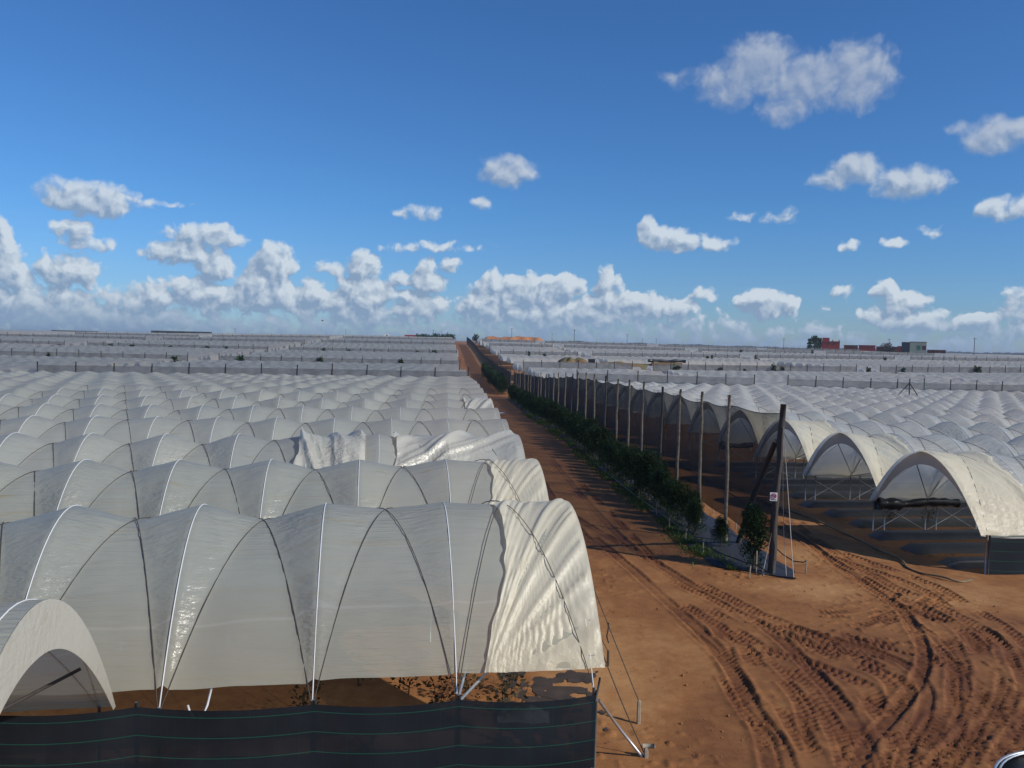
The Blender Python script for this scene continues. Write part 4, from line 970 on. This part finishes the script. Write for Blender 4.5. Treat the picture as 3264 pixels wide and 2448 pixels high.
def cloud_group():
    """density of the cloud layer for a viewing direction given as (azimuth, elevation) in degrees"""
    g = bpy.data.node_groups.new('cloud_density', 'ShaderNodeTree')
    g.interface.new_socket('P', in_out='INPUT', socket_type='NodeSocketVector')
    g.interface.new_socket('D', in_out='OUTPUT', socket_type='NodeSocketFloat')
    n = N(g); gi = n('NodeGroupInput'); go = n('NodeGroupOutput'); P = gi.outputs[0]
    # warp the position a little so that outlines are never elliptical
    wn = n('ShaderNodeTexNoise', noise_dimensions='2D'); wn.inputs['Scale'].default_value = .55; wn.inputs['Detail'].default_value = 2; n.link(P, wn.inputs['Vector'])
    ws = n('ShaderNodeVectorMath', operation='MULTIPLY_ADD'); n.link(wn.outputs['Color'], ws.inputs[0]); ws.inputs[1].default_value = (1.5, 1.0, 0); ws.inputs[2].default_value = (-.75, -.5, 0)
    wp = n('ShaderNodeVectorMath', operation='ADD'); n.link(P, wp.inputs[0]); n.link(ws.outputs[0], wp.inputs[1]); Q = wp.outputs[0]
    acc = None
    for (a, e, rx, ry, s) in CL:
        rx *= 1.25; ry *= 1.22
        m = n('ShaderNodeVectorMath', operation='MULTIPLY_ADD'); n.link(Q, m.inputs[0]); m.inputs[1].default_value = (1 / rx, 1 / ry, 0); m.inputs[2].default_value = (-a / rx, -e / ry, 0)
        l = n('ShaderNodeVectorMath', operation='DOT_PRODUCT'); n.link(m.outputs[0], l.inputs[0]); n.link(m.outputs[0], l.inputs[1])
        v = n.math('MULTIPLY_ADD', l.outputs['Value'], -s, s)
        acc = v if acc is None else n.math('SMOOTH_MAX', acc, v, .18)
    sp = n('ShaderNodeSeparateXYZ'); n.link(Q, sp.inputs[0])
    hb = n.math('MULTIPLY_ADD', sp.outputs[0], -.032, 2.9)      # the bank along the horizon, higher on the left
    bank = n.math('MINIMUM', n.math('MULTIPLY', n.math('SUBTRACT', hb, sp.outputs[1]), .30), .34)
    acc = n.math('SMOOTH_MAX', acc, bank, .25)
    f1 = n('ShaderNodeTexNoise', noise_dimensions='2D'); f1.inputs['Scale'].default_value = 1.0; f1.inputs['Detail'].default_value = 4; f1.inputs['Roughness'].default_value = .5; n.link(P, f1.inputs['Vector'])
    v1 = n('ShaderNodeTexVoronoi', voronoi_dimensions='2D'); v1.feature = 'SMOOTH_F1'; v1.inputs['Scale'].default_value = 1.15; v1.inputs['Detail'].default_value = 2.5; v1.inputs['Smoothness'].default_value = .6; n.link(Q, v1.inputs['Vector'])
    am = n('ShaderNodeMapRange'); spp = n('ShaderNodeSeparateXYZ'); n.link(P, spp.inputs[0]); n.link(spp.outputs[1], am.inputs[0])
    am.inputs[1].default_value = 5; am.inputs[2].default_value = 13; am.inputs[3].default_value = 1.0; am.inputs[4].default_value = .62
    acc = n.math('ADD', acc, n.math('MULTIPLY', n.math('SUBTRACT', f1.outputs['Fac'], .46), am.outputs[0]))
    acc = n.math('ADD', acc, n.math('MULTIPLY', n.math('MULTIPLY', n.math('SUBTRACT', .47, v1.outputs['Distance']), .6), am.outputs[0]))
    n.link(acc, go.inputs[0]); return g

W = bpy.data.worlds.new('World'); scene.world = W; W.use_nodes = True
nt = W.node_tree; nt.nodes.clear(); n = N(nt)
sky = n('ShaderNodeTexSky'); sky.sky_type = 'NISHITA'; sky.sun_disc = False; sky.sun_elevation = SUN_EL; sky.sun_rotation = SUN_AZ
sky.air_density = 1.0; sky.dust_density = .2; sky.ozone_density = 2.0; sky.altitude = 50
tc = n('ShaderNodeTexCoord'); sp = n('ShaderNodeSeparateXYZ'); n.link(tc.outputs['Generated'], sp.inputs[0])
az = n.math('MULTIPLY', n.math('ARCTAN2', sp.outputs[0], sp.outputs[1]), 180 / PI)
el = n.math('MULTIPLY', n.math('ARCSINE', sp.outputs[2]), 180 / PI)
cb = n('ShaderNodeCombineXYZ'); n.link(az, cb.inputs[0]); n.link(el, cb.inputs[1])
cg = cloud_group()
def dens(off):
    a = n('ShaderNodeVectorMath', operation='ADD'); n.link(cb.outputs[0], a.inputs[0]); a.inputs[1].default_value = off
    g = n('ShaderNodeGroup'); g.node_tree = cg; n.link(a.outputs[0], g.inputs[0]); return g.outputs[0]
D0 = dens((0, 0, 0)); D1 = dens((.32, .5, 0))
mr = n('ShaderNodeMapRange', interpolation_type='SMOOTHSTEP'); n.link(D0, mr.inputs[0]); mr.inputs[1].default_value = -.08
soft = n('ShaderNodeMapRange'); n.link(el, soft.inputs[0]); soft.inputs[1].default_value = 4; soft.inputs[2].default_value = 14; soft.inputs[3].default_value = .38; soft.inputs[4].default_value = .95; n.link(soft.outputs[0], mr.inputs[2])
# high clouds are wispier, low ones denser
opac = n('ShaderNodeMapRange'); n.link(el, opac.inputs[0]); opac.inputs[1].default_value = 4; opac.inputs[2].default_value = 17; opac.inputs[3].default_value = .97; opac.inputs[4].default_value = .86
alpha = n.math('MULTIPLY', mr.outputs[0], opac.outputs[0])
lit = n.math('MULTIPLY_ADD', n.math('SUBTRACT', D0, D1), 1.15, .36, clamp=True)
K = 10.0
lo = n.mix(lit, (.24 * K, .345 * K, .50 * K), (.62 * K, .70 * K, .78 * K))
hi = n.mix(lit, (.235 * K, .32 * K, .49 * K), (.42 * K, .485 * K, .60 * K))
hf = n('ShaderNodeMapRange'); n.link(el, hf.inputs[0]); hf.inputs[1].default_value = 8; hf.inputs[2].default_value = 15
cc = n.mix(hf.outputs[0], lo, hi)
nearh = n('ShaderNodeMapRange', interpolation_type='SMOOTHSTEP'); n.link(el, nearh.inputs[0]); nearh.inputs[1].default_value = 2.8; nearh.inputs[2].default_value = .3
cc = n.mix(n.math('MULTIPLY', nearh.outputs[0], .8), cc, (.24 * K, .36 * K, .52 * K))
hsv = n('ShaderNodeHueSaturation'); hsv.inputs['Saturation'].default_value = 1.0; hsv.inputs['Value'].default_value = 1.0; n.link(sky.outputs[0], hsv.inputs['Color'])
tint = n('ShaderNodeMix'); tint.data_type = 'RGBA'; tint.blend_type = 'MULTIPLY'; tint.inputs[0].default_value = 1; n.link(hsv.outputs[0], tint.inputs[6]); te = n('ShaderNodeMapRange'); n.link(el, te.inputs[0]); te.inputs[1].default_value = 0; te.inputs[2].default_value = 9; n.link(n.mix(te.outputs[0], (.44, .645, 1.06), (.355, .69, 1.10)), tint.inputs[7])
fin = n.mix(alpha, tint.outputs[2], cc)
bg = n('ShaderNodeBackground'); bg.inputs['Strength'].default_value = .1; n.link(fin, bg.inputs['Color'])
wo = n('ShaderNodeOutputWorld'); n.link(bg.outputs[0], wo.inputs['Surface'])
W.cycles.sampling_method = 'NONE'

# thin even air over the whole plain
hz = MB(); hz.box((0, 3050, 14.2), (10900, 7500, 33.2))
hm, hnt = newmat('hazy_air'); hn = N(hnt); pv = hn('ShaderNodeVolumePrincipled'); pv.inputs['Color'].default_value = (.75, .85, .97, 1); pv.inputs['Density'].default_value = .00018; pv.inputs['Anisotropy'].default_value = .3
ho = hn('ShaderNodeOutputMaterial'); hn.link(pv.outputs[0], ho.inputs['Volume'])
tag(hz.build('haze', hm, smooth=False), kind='stuff')

# ------------------------------------------------------------------ camera and render
cam = bpy.data.cameras.new('camera'); co = put('camera', cam); scene.camera = co
cam.sensor_fit = 'HORIZONTAL'; cam.sensor_width = 36; cam.lens = 36 * 1800 / 2212; cam.clip_start = .1; cam.clip_end = 20000
from mathutils import Matrix
co.matrix_world = Matrix.Translation((0, 0, H_CAM)) @ Matrix.Rotation(PI / 2 - math.radians(2.72), 4, 'X') @ Matrix.Rotation(math.radians(1.3), 4, 'Z')
scene.view_settings.view_transform = 'Standard'; scene.view_settings.look = 'None'; scene.view_settings.exposure = 0; scene.view_settings.gamma = 1
scene.render.engine = 'CYCLES'; scene.cycles.max_bounces = 7; scene.cycles.transparent_max_bounces = 16; scene.cycles.diffuse_bounces = 3; scene.cycles.transmission_bounces = 6
scene.cycles.use_denoising = True; scene.cycles.caustics_reflective = False; scene.cycles.caustics_refractive = False; scene.cycles.sample_clamp_indirect = 6
print('far individual tunnels', cnt)
